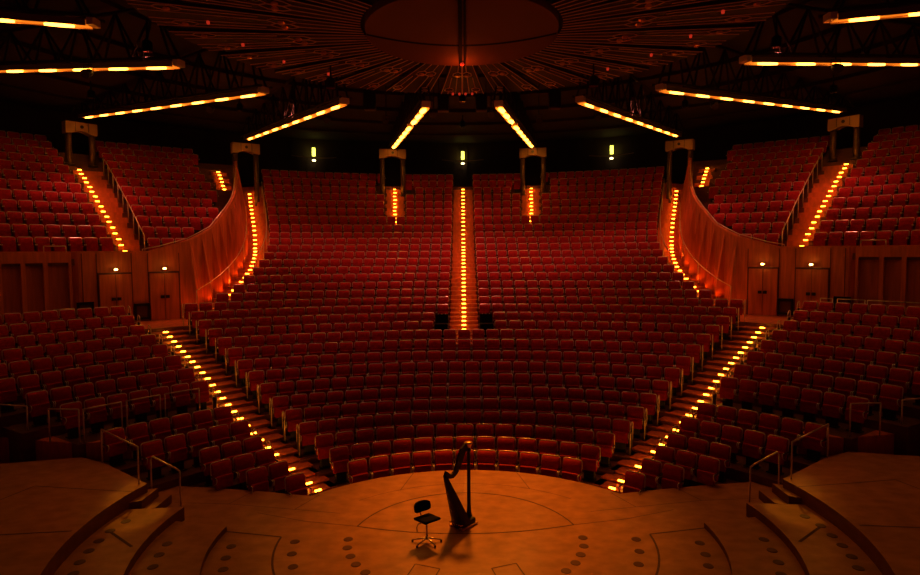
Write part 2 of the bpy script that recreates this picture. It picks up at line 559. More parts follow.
# ------------------------------------------------------------------ walls
for sd, sname in SIDES:
    mb = MB()
    fx = lambda p: (p[0] if sd < 0 else -p[0], p[1])
    path = []     # (inner plan point, outer plan point, zbottom, ztop)
    a = 66.0
    while a > 36.4:
        if a >= 46.0:
            path.append((cpol(26.85, a, sd), cpol(27.0, a, sd), .5, 6.05))
        else:
            zt = 6.05 + max(0, (39.5 - a)) * .14
            path.append((cpol(26.6, a, sd), cpol(26.72, a, sd), 2.0, zt))
        a -= .5
    for k in range(15, 28):
        p = WP[k]
        path.append((fx(p), fx((p[0] - .20, p[1] + .03)), 2.0, WZ[k]))
    for i in range(len(path) - 1):
        (a0, b0, z0, t0), (a1, b1, z1, t1) = path[i], path[i + 1]
        mb.quad((*a0, z0), (*a1, z1), (*a1, t1), (*a0, t0), 0)
        mb.quad((*b0, z0), (*b1, z1), (*b1, t1), (*b0, t0), 0)
        mb.quad((*a0, t0), (*a1, t1), (*b1, t1), (*b0, t0), 0)
    e = path[-1]
    mb.quad((*e[0], e[2]), (*e[1], e[2]), (*e[1], e[3]), (*e[0], e[3]), 0)
    # framing of the recessed panels
    def block(R0, R1, a0, a1, z0, z1, mi=0):
        n = max(1, int((a1 - a0) / .8))
        for j in range(n):
            p, q = a0 + (a1 - a0) * j / n, a0 + (a1 - a0) * (j + 1) / n
            A, B, C_, D = cpol(R0, p, sd), cpol(R0, q, sd), cpol(R1, q, sd), cpol(R1, p, sd)
            mb.add([(*A, z0), (*B, z0), (*C_, z0), (*D, z0), (*A, z1), (*B, z1), (*C_, z1), (*D, z1)],
                   [(0, 1, 5, 4), (1, 2, 6, 5), (3, 0, 4, 7), (4, 5, 6, 7), (0, 3, 2, 1)], mi)
    block(26.6, 26.86, 46.0, 66, 5.62, 6.06)
    block(26.6, 26.86, 46.0, 66, .5, 3.55)
    pil = [46.0, 47.95, 49.6, 51.3, 53.0, 54.7, 56.4]
    for pa in pil:
        block(26.6, 26.86, pa - .0 if pa == 46 else pa - .12, pa + .22, 3.5, 5.65)
    for j in range(len(pil) - 1):
        block(26.80, 26.84, pil[j] + .24, pil[j + 1] - .14, 3.56, 5.61, 1)
    # panel joints
    for pa in (41.05, 39.62, 36.75, 44.0, 45.2):
        block(26.57, 26.6, pa - .03, pa + .03, 2.9, 6.0, 2)
    struct(mb.build('wall_' + sname, [M['wall'], M['recess'], M['joint']]))
    # trim: parapet cap
    mb = MB()
    for i in range(len(path) - 1):
        (a0, b0, z0, t0), (a1, b1, z1, t1) = path[i], path[i + 1]
        if abs(hypot(a0[0] + -sd * -2.5, a0[1] - 7) - hypot(a1[0] + -sd * -2.5, a1[1] - 7)) > .2 and i < 45:
            pass
        mb.add([(*a0, t0 + .002), (*a1, t1 + .002), (*b1, t1 + .002), (*b0, t0 + .002), (*a0, t0 + .05), (*a1, t1 + .05), (*b1, t1 + .05), (*b0, t0 + .05)],
               [(4, 5, 6, 7), (0, 1, 5, 4), (2, 3, 7, 6)], 0)
    struct(mb.build('trim_1' if sd < 0 else 'trim_2', M['stair']))

# buttress fins on the curved wall
fn = 3
for sd, sname in SIDES:
    fx = lambda p: (p[0] if sd < 0 else -p[0], p[1])
    for k in range(15, 27):
        p = WP[k]
        q = WP[k + 1]
        z = FL[k] - .1
        top = min(WZ[k] - .2, z + 3.4)
        d = Vector((q[0] - p[0], q[1] - p[1]))
        d.normalize()
        nrm = Vector((d.y, -d.x))      # towards the stairs
        mb = MB()
        P0 = Vector(p)
        dep, back = .52, .62
        vs = []
        for zz, dp, bk in ((z, dep, back), (z + .55, dep, back), (top, .03, .10)):
            vs += [(*fx(P0), zz), (*fx(P0 + nrm * dp), zz), (*fx(P0 + d * bk), zz)]
        mb.add(vs, [(0, 1, 4, 3), (3, 4, 7, 6), (1, 2, 5, 4), (4, 5, 8, 7), (6, 7, 8)])
        struct(mb.build('trim_%d' % fn, M['wall']))
        fn += 1
        if k < 24:
            g0 = P0 + nrm * .50 - d * .22
            U = empty('added_uplight', (*fx(g0), FL[k - 1] if k > 15 else 2.9))  # uplight added to make the red glow at the fin foot
            U.location.z += .3 if k > 15 else .02
            mb = MB()
            mb.lathe([(.06, 0), (.06, .04), (.05, .06)], (0, 0, 0), 10)
            mb.build('lamp_body', M['column'], U)
            mb = MB()
            mb.lathe([(.045, .055), (.04, .065)], (0, 0, 0), 10)
            mb.build('glow_lens', M['redlamp'], U)
            tag(U, 'tiny added red floor uplight by the fins of %s upper stairs, %s from the bottom' % (sname, word(k - 14)), 'uplight', 'added uplights of the buttressed walls')
            ul = bpy.data.lights.new('uplight', 'SPOT')  # added spot that reddens the fins from below
            ul.energy = 13 if k < 21 else 7
            ul.color = (1, .12, .01)
            ul.spot_size = radians(110)
            ul.spot_blend = 1.0
            ul.shadow_soft_size = .04
            uo = bpy.data.objects.new('uplight', ul)
            COL.objects.link(uo)
            uo.location = Vector(U.location) + Vector((0, 0, .10))
            tgt = P0 + nrm * .2 + d * .05
            uo.rotation_euler = (Vector((*fx(tgt), U.location.z + 1.0)) - uo.location).to_track_quat('-Z', 'Y').to_euler()

# doors with frames, handles
dn = 1
for sd, sname in SIDES:
    for (a0, a1) in ((36.85, 39.55), (41.1, 43.9)):
        root = empty('door_%d' % dn, (0, 0, 0))
        struct(root)
        z0, z1 = 2.9, 5.05
        am = (a0 + a1) / 2
        for (p, q) in ((a0 + .04, am - .03), (am + .03, a1 - .04)):
            mb = MB()
            for (R0, R1, i0, i1, zz0, zz1) in ((26.50, 26.57, p, q, z0 + .02, z1),):
                A, B, C_, D = cpol(R0, i0, sd), cpol(R0, i1, sd), cpol(R1, i1, sd), cpol(R1, i0, sd)
                mb.add([(*A, zz0), (*B, zz0), (*C_, zz0), (*D, zz0), (*A, zz1), (*B, zz1), (*C_, zz1), (*D, zz1)],
                       [(0, 1, 5, 4), (1, 2, 6, 5), (3, 0, 4, 7), (4, 5, 6, 7), (0, 3, 2, 1), (2, 3, 7, 6)])
            leaf = mb.build('door_leaf', M['door'], root)
            mb = MB()
            pa = am - .24 if p < am - .1 and q < am else am + .24
            c = cpol(26.46, pa, sd)
            mb.rbox((*c, 3.98), (.16, .06, .14), .01, Matrix.Rotation(radians(am) * (1 if sd < 0 else -1), 3, 'Z'))
            mb.build('door_handle', M['black'], leaf)
        mb = MB()
        for (p, q, zz0, zz1) in ((a0 - .06, a0 + .02, z0, z1 + .1), (a1 - .02, a1 + .06, z0, z1 + .1), (a0 - .06, a1 + .06, z1 + .02, z1 + .1), (am - .02, am + .02, z0, z1)):
            A, B, C_, D = cpol(26.53, p, sd), cpol(26.53, q, sd), cpol(26.59, q, sd), cpol(26.59, p, sd)
            mb.add([(*A, zz0), (*B, zz0), (*C_, zz0), (*D, zz0), (*A, zz1), (*B, zz1), (*C_, zz1), (*D, zz1)],
                   [(0, 1, 5, 4), (1, 2, 6, 5), (3, 0, 4, 7), (4, 5, 6, 7), (0, 3, 2, 1), (2, 3, 7, 6)])
        mb.build('door_frame', M['joint'], root)
        dn += 1
        # lamp above the door
        c = cpol(26.42, am, sd)
        L = empty('door_lamp', (*c, 5.28), radians(am) * (1 if sd < 0 else -1))
        mb = MB()
        mb.rbox((0, .06, 0), (.20, .14, .10), .02)
        mb.build('lamp_housing', M['sill'], L)
        mb = MB()
        mb.lathe([(.02, -.04), (.06, -.03), (.075, 0), (.06, .04), (.02, .05)], (0, -.06, 0), 12)
        mb.build('bulb', M['doorlamp'], L, True)
        which = 'inner' if a0 < 40 else 'outer'
        tag(L, 'small bright lamp above the %s double door in the %s wood-panelled wall' % (which, sname), 'lamp', 'door lamps')
    # hose cabinets in the wall
    for (pa, nm, lab) in ((40.3, 'wall_cabinet', 'dark recessed wall cabinet between the two double doors of the %s wall'),
                          (45.1, 'wall_cabinet', 'dark frame-like wall cabinet beside the outer double door of the %s wall')):
        c = cpol(26.50, pa, sd)
        zc = 3.35 if pa < 41 else 3.55
        L = empty(nm, (*c, zc), radians(pa) * (1 if sd < 0 else -1))
        mb = MB()
        for (x, z, sx, sz) in ((-.27, 0, .10, .72), (.27, 0, .10, .72), (0, .31, .64, .12), (0, -.31, .64, .12)):
            mb.box((x, 0, z), (sx, .12, sz))
        mb.build('cabinet_frame', M['black'], L)
        mb = MB()
        mb.box((0, .02, 0), (.44, .05, .5))
        mb.build('cabinet_door', M['joint'], L)
        tag(L, lab % sname, 'cabinet', 'wall cabinets')

# back wall
mb = MB()
n = 60
for i in range(n):
    a, b = radians(-82 + 164 * i / n), radians(-82 + 164 * (i + 1) / n)
    R = 30
    p, q = (R * sin(a), 17 + R * cos(a)), (R * sin(b), 17 + R * cos(b))
    mb.quad((*p, 4), (*q, 4), (*q, 16), (*p, 16))
    if i % 3 == 0:
        p2, q2 = ((R - .15) * sin(a), 17 + (R - .15) * cos(a)), ((R - .15) * sin(a + .012), 17 + (R - .15) * cos(a + .012))
        mb.quad((*p2, 8), (*q2, 8), (*q2, 15), (*p2, 15))
struct(mb.build('wall_back', M['ceiling']))

# ------------------------------------------------------------------ ceiling
CY = 17.2
mb = MB()
RR = [(0, 15.4), (9.6, 15.2), (9.6, 14.55), (12.5, 14.55), (12.5, 14.4), (15.5, 14.42), (15.5, 14.25), (18.5, 14.28), (18.5, 14.1), (21.5, 14.14), (21.5, 13.98),
      (24.5, 14.02), (24.5, 13.9), (27, 13.94), (27, 14.3), (33, 14.3)]
n = 96
for i in range(n):
    a, b = 2 * pi * i / n, 2 * pi * (i + 1) / n
    for (r0, z0), (r1, z1) in zip(RR[:-1], RR[1:]):
        mb.quad((r0 * sin(a), CY + r0 * cos(a), z0), (r0 * sin(b), CY + r0 * cos(b), z0), (r1 * sin(b), CY + r1 * cos(b), z1), (r1 * sin(a), CY + r1 * cos(a), z1))
struct(mb.build('ceiling', M['ceiling']))

# central disc reflector
root = empty('ceiling_disc', (0, 17.2, 12.05))
RD = 2.68
def seam_y(x):
    return 1.10 - .95 * (x / 2.66) ** 2
mb = MB()
mb2 = MB()
mb3 = MB()
n = 48
xs_ = [RD * sin(radians(-90 + 180 * i / n)) for i in range(n + 1)]
for i in range(n):
    x0, x1 = xs_[i], xs_[i + 1]
    c0, c1 = sqrt(max(0, RD * RD - x0 * x0)), sqrt(max(0, RD * RD - x1 * x1))
    s0, s1 = min(seam_y(x0), c0), min(seam_y(x1), c1)
    mb.quad((x0, -c0, .05), (x1, -c1, .05), (x1, s1 - .10, .05), (x0, s0 - .10, .05))
    mb2.quad((x0, s0 + .02, .10), (x1, s1 + .02, .10), (x1, c1, -.06), (x0, c0, -.06))
    mb3.quad((x0, s0 - .12, .045), (x1, s1 - .12, .045), (x1, s1 + .03, .045), (x0, s0 + .03, .045))
    mb.quad((x0, -c0, .05), (x1, -c1, .05), (x1, -c1, .25), (x0, -c0, .25))
    mb2.quad((x0, c0, -.06), (x1, c1, -.06), (x1, c1, .25), (x0, c0, .25))
mb.build('reflector', M['disc'], root)
mb2.build('rear_reflector', M['disc'], root)
mb3.build('shadow_gap', M['blackfab'], root)
mb = MB()
mb.box((-.045, 0, -.02), (.10, 5.3, .10))
mb.box((.075, 0, -.02), (.06, 5.3, .10))
mb.build('crossbar', M['blackfab'], root)
mb = MB()
mb.lathe([(.05, -.10), (.07, -.06), (.05, 0)], (0, 2.35, -.05), 10)
mb.build('added_lamp', M['redlamp'], root)  # added lamp body for the red glow on the disc
tag(root, 'round brown ceiling reflector with a black crossbar at the centre of the roof', 'ceiling reflector')
pl_ = bpy.data.lights.new('added_reflector_lamp', 'POINT')  # light added under the rim to redden the far reflector segment
pl_.energy = 13
pl_.color = (1.0, 0.10, 0.01)
pl_.shadow_soft_size = .05
po_ = bpy.data.objects.new('added_reflector_lamp', pl_)
COL.objects.link(po_)
po_.location = (0, 17.2 + 2.3, 11.60)

# fan panels
for q in range(24):
    ac = 15.0 * q
    rel = ((ac + 180) % 360) - 180
    if abs(rel) > 128:
        continue
    P = empty('ceiling_panel', (0, CY, 0))
    a0, a1 = radians(ac - 6.0), radians(ac + 6.0)
    zi, zo = 12.20, 12.72
    ri, ro = 2.80, 9.0
    mb = MB()
    n = 6
    def pt(r, a, dz=0):
        return (r * sin(a), r * cos(a), zi + (zo - zi) * (r - ri) / (ro - ri) + dz)
    for j in range(n):
        p, s_ = a0 + (a1 - a0) * j / n, a0 + (a1 - a0) * (j + 1) / n
        mb.add([pt(ri, p), pt(ri, s_), pt(ro, s_), pt(ro, p), pt(ri, p, .08), pt(ri, s_, .08), pt(ro, s_, .08), pt(ro, p, .08)],
               [(0, 3, 2, 1), (4, 5, 6, 7), (0, 1, 5, 4), (2, 3, 7, 6), (0, 4, 7, 3), (1, 2, 6, 5)])
    mb.build('panel_board', M['fan'], P)
    mb = MB()
    def seg(p, s_, wd=.016):
        A, B = Vector(pt(*p, -.012)), Vector(pt(*s_, -.012))
        mb.tube([A, B], wd, 4)
    dA = (a1 - a0)
    am = (a0 + a1) / 2
    for fr in (0.02, .98):
        seg((ri, a0 + dA * fr), (ro, a0 + dA * fr))
    for (fr, rh) in ((.34, 5.0), (.66, 5.0), (.17, 8.0), (.83, 8.0)):
        aa = a0 + dA * fr
        hw = .16
        w_ = hw / rh
        r_in = ri if fr in (.34, .66) else 5.6
        r_out = ro
        seg((r_in, aa), (rh - .42, aa))
        seg((rh + .42, aa), (r_out if fr not in (.34, .66) else 8.9, aa))
        for sgn in (-1, 1):
            seg((rh - .42, aa), (rh - .2, aa + sgn * w_))
            seg((rh - .2, aa + sgn * w_), (rh + .2, aa + sgn * w_))
            seg((rh + .2, aa + sgn * w_), (rh + .42, aa))
    mb.build('profile_lines', M['fanline'], P)
    if rel == 0:
        mb = MB()
        mb.tube([Vector(pt(ri, 0, -.05)), Vector(pt(ro - .3, 0, -.05))], .035, 6)
        mb.build('centre_pole', M['fanline'], P)
    for xr in ((-.4, -.12, .14, .42) if abs(rel) < 1 else (() if abs(rel) < 40 else (.3,))):
        mb = MB()
        mb.lathe([(.04, -.05), (.05, 0), (.04, .04)], pt(8.7 if abs(rel) < 1 else 7.2, am + xr / 8.7, -.05), 8)
        mb.build('pilot_light', M['redlamp'], P)
    for (fr, rh) in ((.34, 5.0), (.66, 5.0), (.17, 8.0), (.83, 8.0)):
        mb = MB()
        c = pt(rh, a0 + dA * fr, -.04)
        mb.lathe([(.07, .03), (.1, 0), (.08, -.05)], c, 8)
        mb.build('downlight', M['gold'], P)
    if rel < 0:
        lab = 'dark red ceiling panel with thin profile lines, %s left of the centre one' % word(int(round(-rel / 15)))
    elif rel > 0:
        lab = 'dark red ceiling panel with thin profile lines, %s right of the centre one' % word(int(round(rel / 15)))
    else:
        lab = 'dark red ceiling panel with thin profile lines, straight below the round reflector in view'
    tag(P, lab, 'ceiling panel', 'fan of ceiling panels')

# ------------------------------------------------------------------ portals, trusses, strip lights
PORT = [((4.75, 41.0), 9.75), ((13.35, 37.3), 8.6), ((20.75, 33.0), 10.75)]
ORD = ['centre', 'middle', 'outer']
for sd, sname in SIDES:
    for i, ((px, py), zb) in enumerate(PORT):
        ang = atan2(px, py - 17)
        rz = ang if sd < 0 else -ang
        L = empty('portal', (sd * px, py, zb), rz)
        hw = [.70, .62, .58][i]
        zt = [12.85, 12.65, 13.05][i] - zb
        for sg in (-1, 1):
            mb = MB()
            mb.tube([(sg * hw, 0, 0), (sg * hw, 0, zt - .5)], .16, 14)
            mb.lathe([(.24, 0), (.24, .05), (.17, .12)], (sg * hw, 0, 0), 14)
            mb.build('column', M['column'], L, True)
        mb = MB()
        n = 12
        W_ = hw + .19
        vs = []
        fs = []
        for j in range(n + 1):
            x = -W_ + 2 * W_ * j / n
            zl = zt - .62 if abs(x) > hw - .12 else zt - .62 + .17 * (1 - (x / (hw - .1)) ** 2)
            for y in (-.28, .28):
                vs += [(x, y, zl), (x, y, zt)]
        for j in range(n):
            a = j * 4
            b = a + 4
            fs += [(a, b, b + 1, a + 1), (a + 2, a + 3, b + 3, b + 2), (a, a + 2, b + 2, b), (a + 1, b + 1, b + 3, a + 3)]
        fs += [(0, 1, 3, 2), (n * 4, n * 4 + 2, n * 4 + 3, n * 4 + 1)]
        mb.add(vs, fs)
        li = mb.build('lintel', M['lintel'], L)
        for x in (-.32, .32):
            mb = MB()
            mb.box((x, -.30, zt - .26), (.04, .05, .46))
            mb.build('rib', M['column'], li)
        mb = MB()
        mb.lathe([(.09, -.02), (.09, .02)], (0, 0, 0), 14)
        h = mb.build('round_hole', M['black'], li)
        h.rotation_euler = (radians(90), 0, 0)
        h.location = (0, -.29, zt - .24)
        tag(L, 'portal of two dark columns and a pale lintel, %s of the three on the %s' % (['innermost', 'middle', 'outermost'][i], sname), 'portal', 'stair portals')

BEAM = [(atan2(4.75, 24), 24.4, 7.6), (atan2(13.35, 20.1), 24.0, 8.5), (atan2(20.75, 15.8), 26.0, 9.35), (radians(71.0), 29.0, 10.0), (radians(90.0), 29.0, 10.3)]
DZB = [0, 0, 0, .2, .3]
BZ = None
for sd, sname in SIDES:
    for i, (ang, ro, ri) in enumerate(BEAM):
        dzb = DZB[i]
        slope = [.068, .064, .083, .087, .087][i]
        BZ = lambda r: 11.78 + dzb + (r - 8.3) * slope
        L = empty('roof_truss', (0, 17.0, 0), (ang if sd < 0 else -ang))
        # local +Y is outward
        mb = MB()
        for x in (-.22, .22):
            mb.tube([(x, ri - .3, BZ(ri) + .22), (x, ro, BZ(ro) + .22)], .05, 6)
        mb.build('bottom_chord', M['darksteel'], L)
        mb = MB()
        mb.tube([(0, ri - .3, 14.2), (0, ro, 14.35)], .07, 6)
        mb.build('top_chord', M['darksteel'], L)
        r = ri
        up = True
        while r < ro - 1:
            mb = MB()
            for x in (-.22, .22):
                a = (x, r, BZ(r) + .22)
                b = (0, r + .85, 14.2)
                c = (x, r + 1.7, BZ(r + 1.7) + .22)
                mb.tube([a, b], .04, 6)
                mb.tube([b, c], .04, 6)
            mb.build('brace', M['darksteel'], L)
            r += 1.7
        tag(L, 'dark steel roof truss over the %s strip light from the centre on the %s' % (word(i + 1), sname), 'truss', 'roof trusses')
        # strip light
        K = empty('strip_light', (0, 17.0, 0), (ang if sd < 0 else -ang))
        segs = [(ri, ro - .55)] if i else [(ri, ri + 4.9), (ri + 5.6, ro - .5)]
        for (r0, r1) in segs:
            mb = MB()
            for x in (-.17, .17):
                mb.add([(x - .015, r0, BZ(r0) - .02), (x + .015, r0, BZ(r0) - .02), (x + .015, r1, BZ(r1) - .02), (x - .015, r1, BZ(r1) - .02),
                        (x - .015, r0, BZ(r0) + .16), (x + .015, r0, BZ(r0) + .16), (x + .015, r1, BZ(r1) + .16), (x - .015, r1, BZ(r1) + .16)],
                       [(0, 3, 2, 1), (4, 5, 6, 7), (0, 1, 5, 4), (1, 2, 6, 5), (2, 3, 7, 6), (3, 0, 4, 7)])
            mb.add([(-.17, r0, BZ(r0) + .14), (.17, r0, BZ(r0) + .14), (.17, r1, BZ(r1) + .14), (-.17, r1, BZ(r1) + .14)], [(0, 1, 2, 3)])
            mb.build('housing', M['sill'], K)
            mb = MB()
            mb.add([(-.15, r0, BZ(r0) + .03), (.15, r0, BZ(r0) + .03), (.15, r1, BZ(r1) + .03), (-.15, r1, BZ(r1) + .03)], [(0, 3, 2, 1)])
            for x in (-.155, .155):
                mb.add([(x, r0, BZ(r0) + .0), (x, r1, BZ(r1) + .0), (x, r1, BZ(r1) + .12), (x, r0, BZ(r0) + .12)], [(0, 1, 2, 3)])
            mb.build('diffuser', M['strip2'], K)
            nl = max(2, int(round((r1 - r0) / 1.7)))
            if i == 0:
                nl = 6 if r0 > ri + 1 else 3
            for j in range(nl):
                rc = r0 + (r1 - r0) * (j + .5) / nl
                mb = MB()
                hl = (r1 - r0) / nl * (.25 if i else .34)
                vs = []
                m_ = 6
                for t in range(m_ + 1):
                    rr_ = rc - hl + 2 * hl * t / m_
                    ww = (.09 if i else .13) * (1 - abs(2 * t / m_ - 1) ** 2 * .75)
                    vs += [(-ww, rr_, BZ(rr_) + .005), (-ww * .6, rr_, BZ(rr_) - .05), (ww * .6, rr_, BZ(rr_) - .05), (ww, rr_, BZ(rr_) + .005)]
                fs = []
                for t in range(m_):
                    a = t * 4
                    fs += [(a, a + 1, a + 5, a + 4), (a + 1, a + 2, a + 6, a + 5), (a + 2, a + 3, a + 7, a + 6)]
                fs += [(0, 3, 2, 1), (m_ * 4, m_ * 4 + 1, m_ * 4 + 2, m_ * 4 + 3)]
                mb.add(vs, fs)
                mb.build('lamp', M['strip'], K)
        # end cap box
        mb = MB()
        mb.rbox((0, ri - .12, BZ(ri) + .12), (.36, .2, .22), .02)
        mb.build('end_cap', M['rim'], K)
        tag(K, 'glowing yellow strip light under the roof, %s from the centre on the %s' % (word(i + 1), sname), 'strip light', 'radial ceiling strip lights')

# exit lights on the back wall
for xx, nm in ((-10.95, 'left'), (0.0, 'centre'), (10.95, 'right')):
    a = math.asin(xx / 29.7)
    c = (29.7 * sin(a), 17 + 29.7 * cos(a))
    L = empty('exit_light', (*c, 12.72), -a)
    el = bpy.data.lights.new('exit_bulb', 'POINT')
    el.energy = 5
    el.color = (1, .75, .12)
    el.shadow_soft_size = .08
    eo = bpy.data.objects.new('exit_bulb', el)
    COL.objects.link(eo)
    eo.location = ((29.7 - .3) * sin(a), 17 + (29.7 - .3) * cos(a), 13.25)
    mb = MB()
    mb.box((0, -.02, .60), (.24, .06, .62))
    mb.build('glow_slot', M['green'], L)
    mb = MB()
    mb.lathe([(.06, -.08), (.13, -.05), (.14, 0), (.08, .06)], (0, -.12, -.02), 12)
    mb.build('bulb', M['white'], L, True)
    mb = MB()
    n = 14
    for j in range(n):
        p, q = -1.6 + 3.2 * j / n, -1.6 + 3.2 * (j + 1) / n
        zf = lambda x: .16 + .10 * (x / 1.6) ** 2
        mb.quad((p, -.3, zf(p)), (q, -.3, zf(q)), (q, .1, zf(q) + .05), (p, .1, zf(p) + .05))
        mb.quad((p, -.3, zf(p) - .05), (q, -.3, zf(q) - .05), (q, -.3, zf(q)), (p, -.3, zf(p)))
    mb.build('canopy', M['lintel'], L)
    tag(L, 'greenish exit light with a white bulb on the dark back wall, %s of three' % nm, 'exit light', 'exit lights on the back wall')

# ------------------------------------------------------------------ stage
def circ(cx, cy, r, a0, a1, n):
    return [(cx + r * sin(radians(a0 + (a1 - a0) * i / n)), cy + r * cos(radians(a0 + (a1 - a0) * i / n))) for i in range(n + 1)]


front = circ(0, 10.95, 5.17, -47.5, 47.5, 36)
poly = [(-17, 3.0), (-17, 13.0), (-12.0, 15.0), (-10.1, 15.45), (-9.3, 15.6), (-7.4, 15.13)] + [(-6.0, 14.92), (-4.9, 14.7)] + front
poly += [(4.9, 14.7), (6.0, 14.92), (7.4, 15.13), (9.3, 15.6), (10.1, 15.45), (12, 15.0), (17, 13), (17, 3.0)]
mb = MB()
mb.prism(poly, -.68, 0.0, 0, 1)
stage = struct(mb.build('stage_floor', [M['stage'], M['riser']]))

CXS = .8


def sector(sd, r0, r1, back0, back1, z0, z1, name):
    """annular platform; back edge from the point at r0 to the point at r1"""
    cx, cy = -CXS, 12.2
    def arc(r, yback):
        a_b = math.degrees(math.acos(max(-1, min(1, (yback - cy) / r))))
        return [(cx - r * sin(radians(a_b + (150 - a_b) * i / 20)), cy + r * cos(radians(a_b + (150 - a_b) * i / 20))) for i in range(21)]
    A = arc(r0, back0)
    B = arc(r1, back1)
    pl = A + B[::-1]
    if sd > 0:
        pl = [(-x, y) for x, y in pl]
    mb = MB()
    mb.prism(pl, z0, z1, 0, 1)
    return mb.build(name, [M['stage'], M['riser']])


plats = {}
for sd, sname in SIDES:
    o = sector(sd, 4.36, 5.62, 12.59, 12.85, .002, .12, 'low_podium')
    plats[(sd, 'A')] = struct(o)
    o = sector(sd, 5.6, 6.85, 13.16, 13.05, .002, .30, 'podium')
    plats[(sd, 'B')] = struct(o)
    cx, cy = -CXS, 12.2
    a_b = math.degrees(math.acos((13.72 - cy) / 6.8))
    A = [(cx - 6.8 * sin(radians(a_b + (150 - a_b) * i / 24)), cy + 6.8 * cos(radians(a_b + (150 - a_b) * i / 24))) for i in range(25)]
    pl = A + [(-17, 4.0), (-17, 13.2), (-12.0, 15.12), (-10.15, 15.58), (-9.3, 15.15)]
    if sd > 0:
        pl = [(-x, y) for x, y in pl]
    mb = MB()
    mb.prism(pl, .002, .62, 0, 1)
    plats[(sd, 'C')] = struct(mb.build('high_podium', [M['stage'], M['riser']]))
    # raised block carrying the guard rail
    pl = [(-9.05, 16.0), (-10.2, 15.72), (-12.9, 16.3), (-17, 15.0), (-17, 19), (-11.2, 18.2)]
    if sd > 0:
        pl = [(-x, y) for x, y in pl]
    mb = MB()
    mb.prism(pl, -.68, .945, 0, 1)
    struct(mb.build('rail_platform', [M['stair'], M['stair_riser']]))
    # little steps between the high podium and the stage floor
    for (s0, s1, z) in ((0.0, .34, .42), (.34, .68, .21)):
        a = lerp((-7.42, 13.72), (-6.45, 13.95), s0 / .68 * .62)
        f = lambda t, u: (-7.56 + .62 * t, 13.12 + .74 * u + .28 * t)
        pl = [f(s0 * 1.2, 0), f(s1 * 1.2, 0), f(s1 * 1.2, 1), f(s0 * 1.2, 1)]
        pl = [(p[0] , p[1]) for p in pl]
        if sd > 0:
            pl = [(-x, y) for x, y in pl]
        mb = MB()
        mb.prism(pl, .003, z, 0, 1)
        struct(mb.build('podium_step', [M['stage'], M['riser']]))


def seam_or_shadow(pts, z, parent, w_=.018):
    mb = MB()
    for i in range(len(pts) - 1):
        a, b = Vector(pts[i]), Vector(pts[i + 1])
        d = (b - a)
        d.normalize()
        nn = Vector((-d.y, d.x)) * w_
        mb.quad((*(a - nn), z), (*(b - nn), z), (*(b + nn), z), (*(a + nn), z))
    o = mb.build('floor_seam_or_shadow', M['seam_or_shadow'], parent)
    return o


half = circ(0, 12.1, 2.46, -74, 74, 28)
chord = [(-2.37 + 4.74 * i / 12, 12.78 - .38 * (1 - ((i - 6) / 6) ** 2)) for i in range(13)]
seam_or_shadow(half, .004, stage)
seam_or_shadow(chord, .004, stage)
seam_or_shadow(circ(0, 11.4, 3.75, -43, 43, 24), .004, stage, .008)
for sd in (-1, 1):
    m = lambda L_: [((x if sd < 0 else -x), y) for x, y in L_]
    seam_or_shadow(m([(-2.37, 12.78), (-3.6, 13.05), (-4.8, 13.5)]), .004, stage, .009)
    seam_or_shadow(m([(-2.88, 13.44), (-4.0, 13.67), (-5.65, 14.0), (-7.0, 14.1)]), .004, stage, .009)
    seam_or_shadow(m([(-3.98, 13.67), (-3.6, 14.5)]), .004, stage, .009)
    seam_or_shadow(m([(-5.65, 14.0), (-5.3, 14.8)]), .004, stage, .009)
    seam_or_shadow(m([(-1.63, 14.75), (-1.4, 15.9)]), .004, stage, .009)
    seam_or_shadow(m([(-5.15, 12.58), (-3.89, 12.32)]), .004, stage, .02)
    seam_or_shadow(m([(-CXS - 3.09 * sin(radians(a)), 12.2 + 3.09 * cos(radians(a))) for a in range(88, 150, 4)]), .004, stage, .022)
    seam_or_shadow(m([(-1.13, 10.6), (-.97, 11.18), (-.49, 11.0), (-.62, 10.5)]), .004, stage, .012)
    seam_or_shadow(m([(-10.2, 12.85), (-9.99, 13.63), (-8.82, 13.44), (-7.45, 13.24)]), .624, plats[(sd, 'C')], .015)
    seam_or_shadow(m([(-16, 10.8), (-8.94, 11.21), (-7.65, 11.35)]), .624, plats[(sd, 'C')], .02)
    seam_or_shadow(m([(-7.25, 11.95), (-6.49, 11.34)]), .304, plats[(sd, 'B')], .03)  # shadow edge across the podium, drawn as a dark strip

    def dots(pts, z, par):
        for x, y in pts:
            mb = MB()
            mb.lathe([(.10, 0), (.095, .006)], (x if sd < 0 else -x, y, z), 14)
            mb.build('floor_socket', M['dot'], par)
    dots([(-7.23, 12.45), (-7.31, 12.02), (-7.28, 11.59), (-7.23, 11.19), (-7.14, 10.77), (-7.0, 10.37)], .302, plats[(sd, 'B')])
    dots([(-6.04, 11.81), (-5.98, 11.37), (-5.87, 10.92), (-5.7, 10.5)], .122, plats[(sd, 'A')])
    dots([(-4.79, 11.92), (-4.72, 11.46), (-4.6, 11.03), (-3.54, 12.1), (-3.46, 11.6), (-3.3, 11.11), (-2.45, 12.19), (-2.40, 11.83), (-2.27, 11.49), (-2.11, 11.18),
          (-1.88, 10.89), (-1.6, 10.62)], .002, stage)

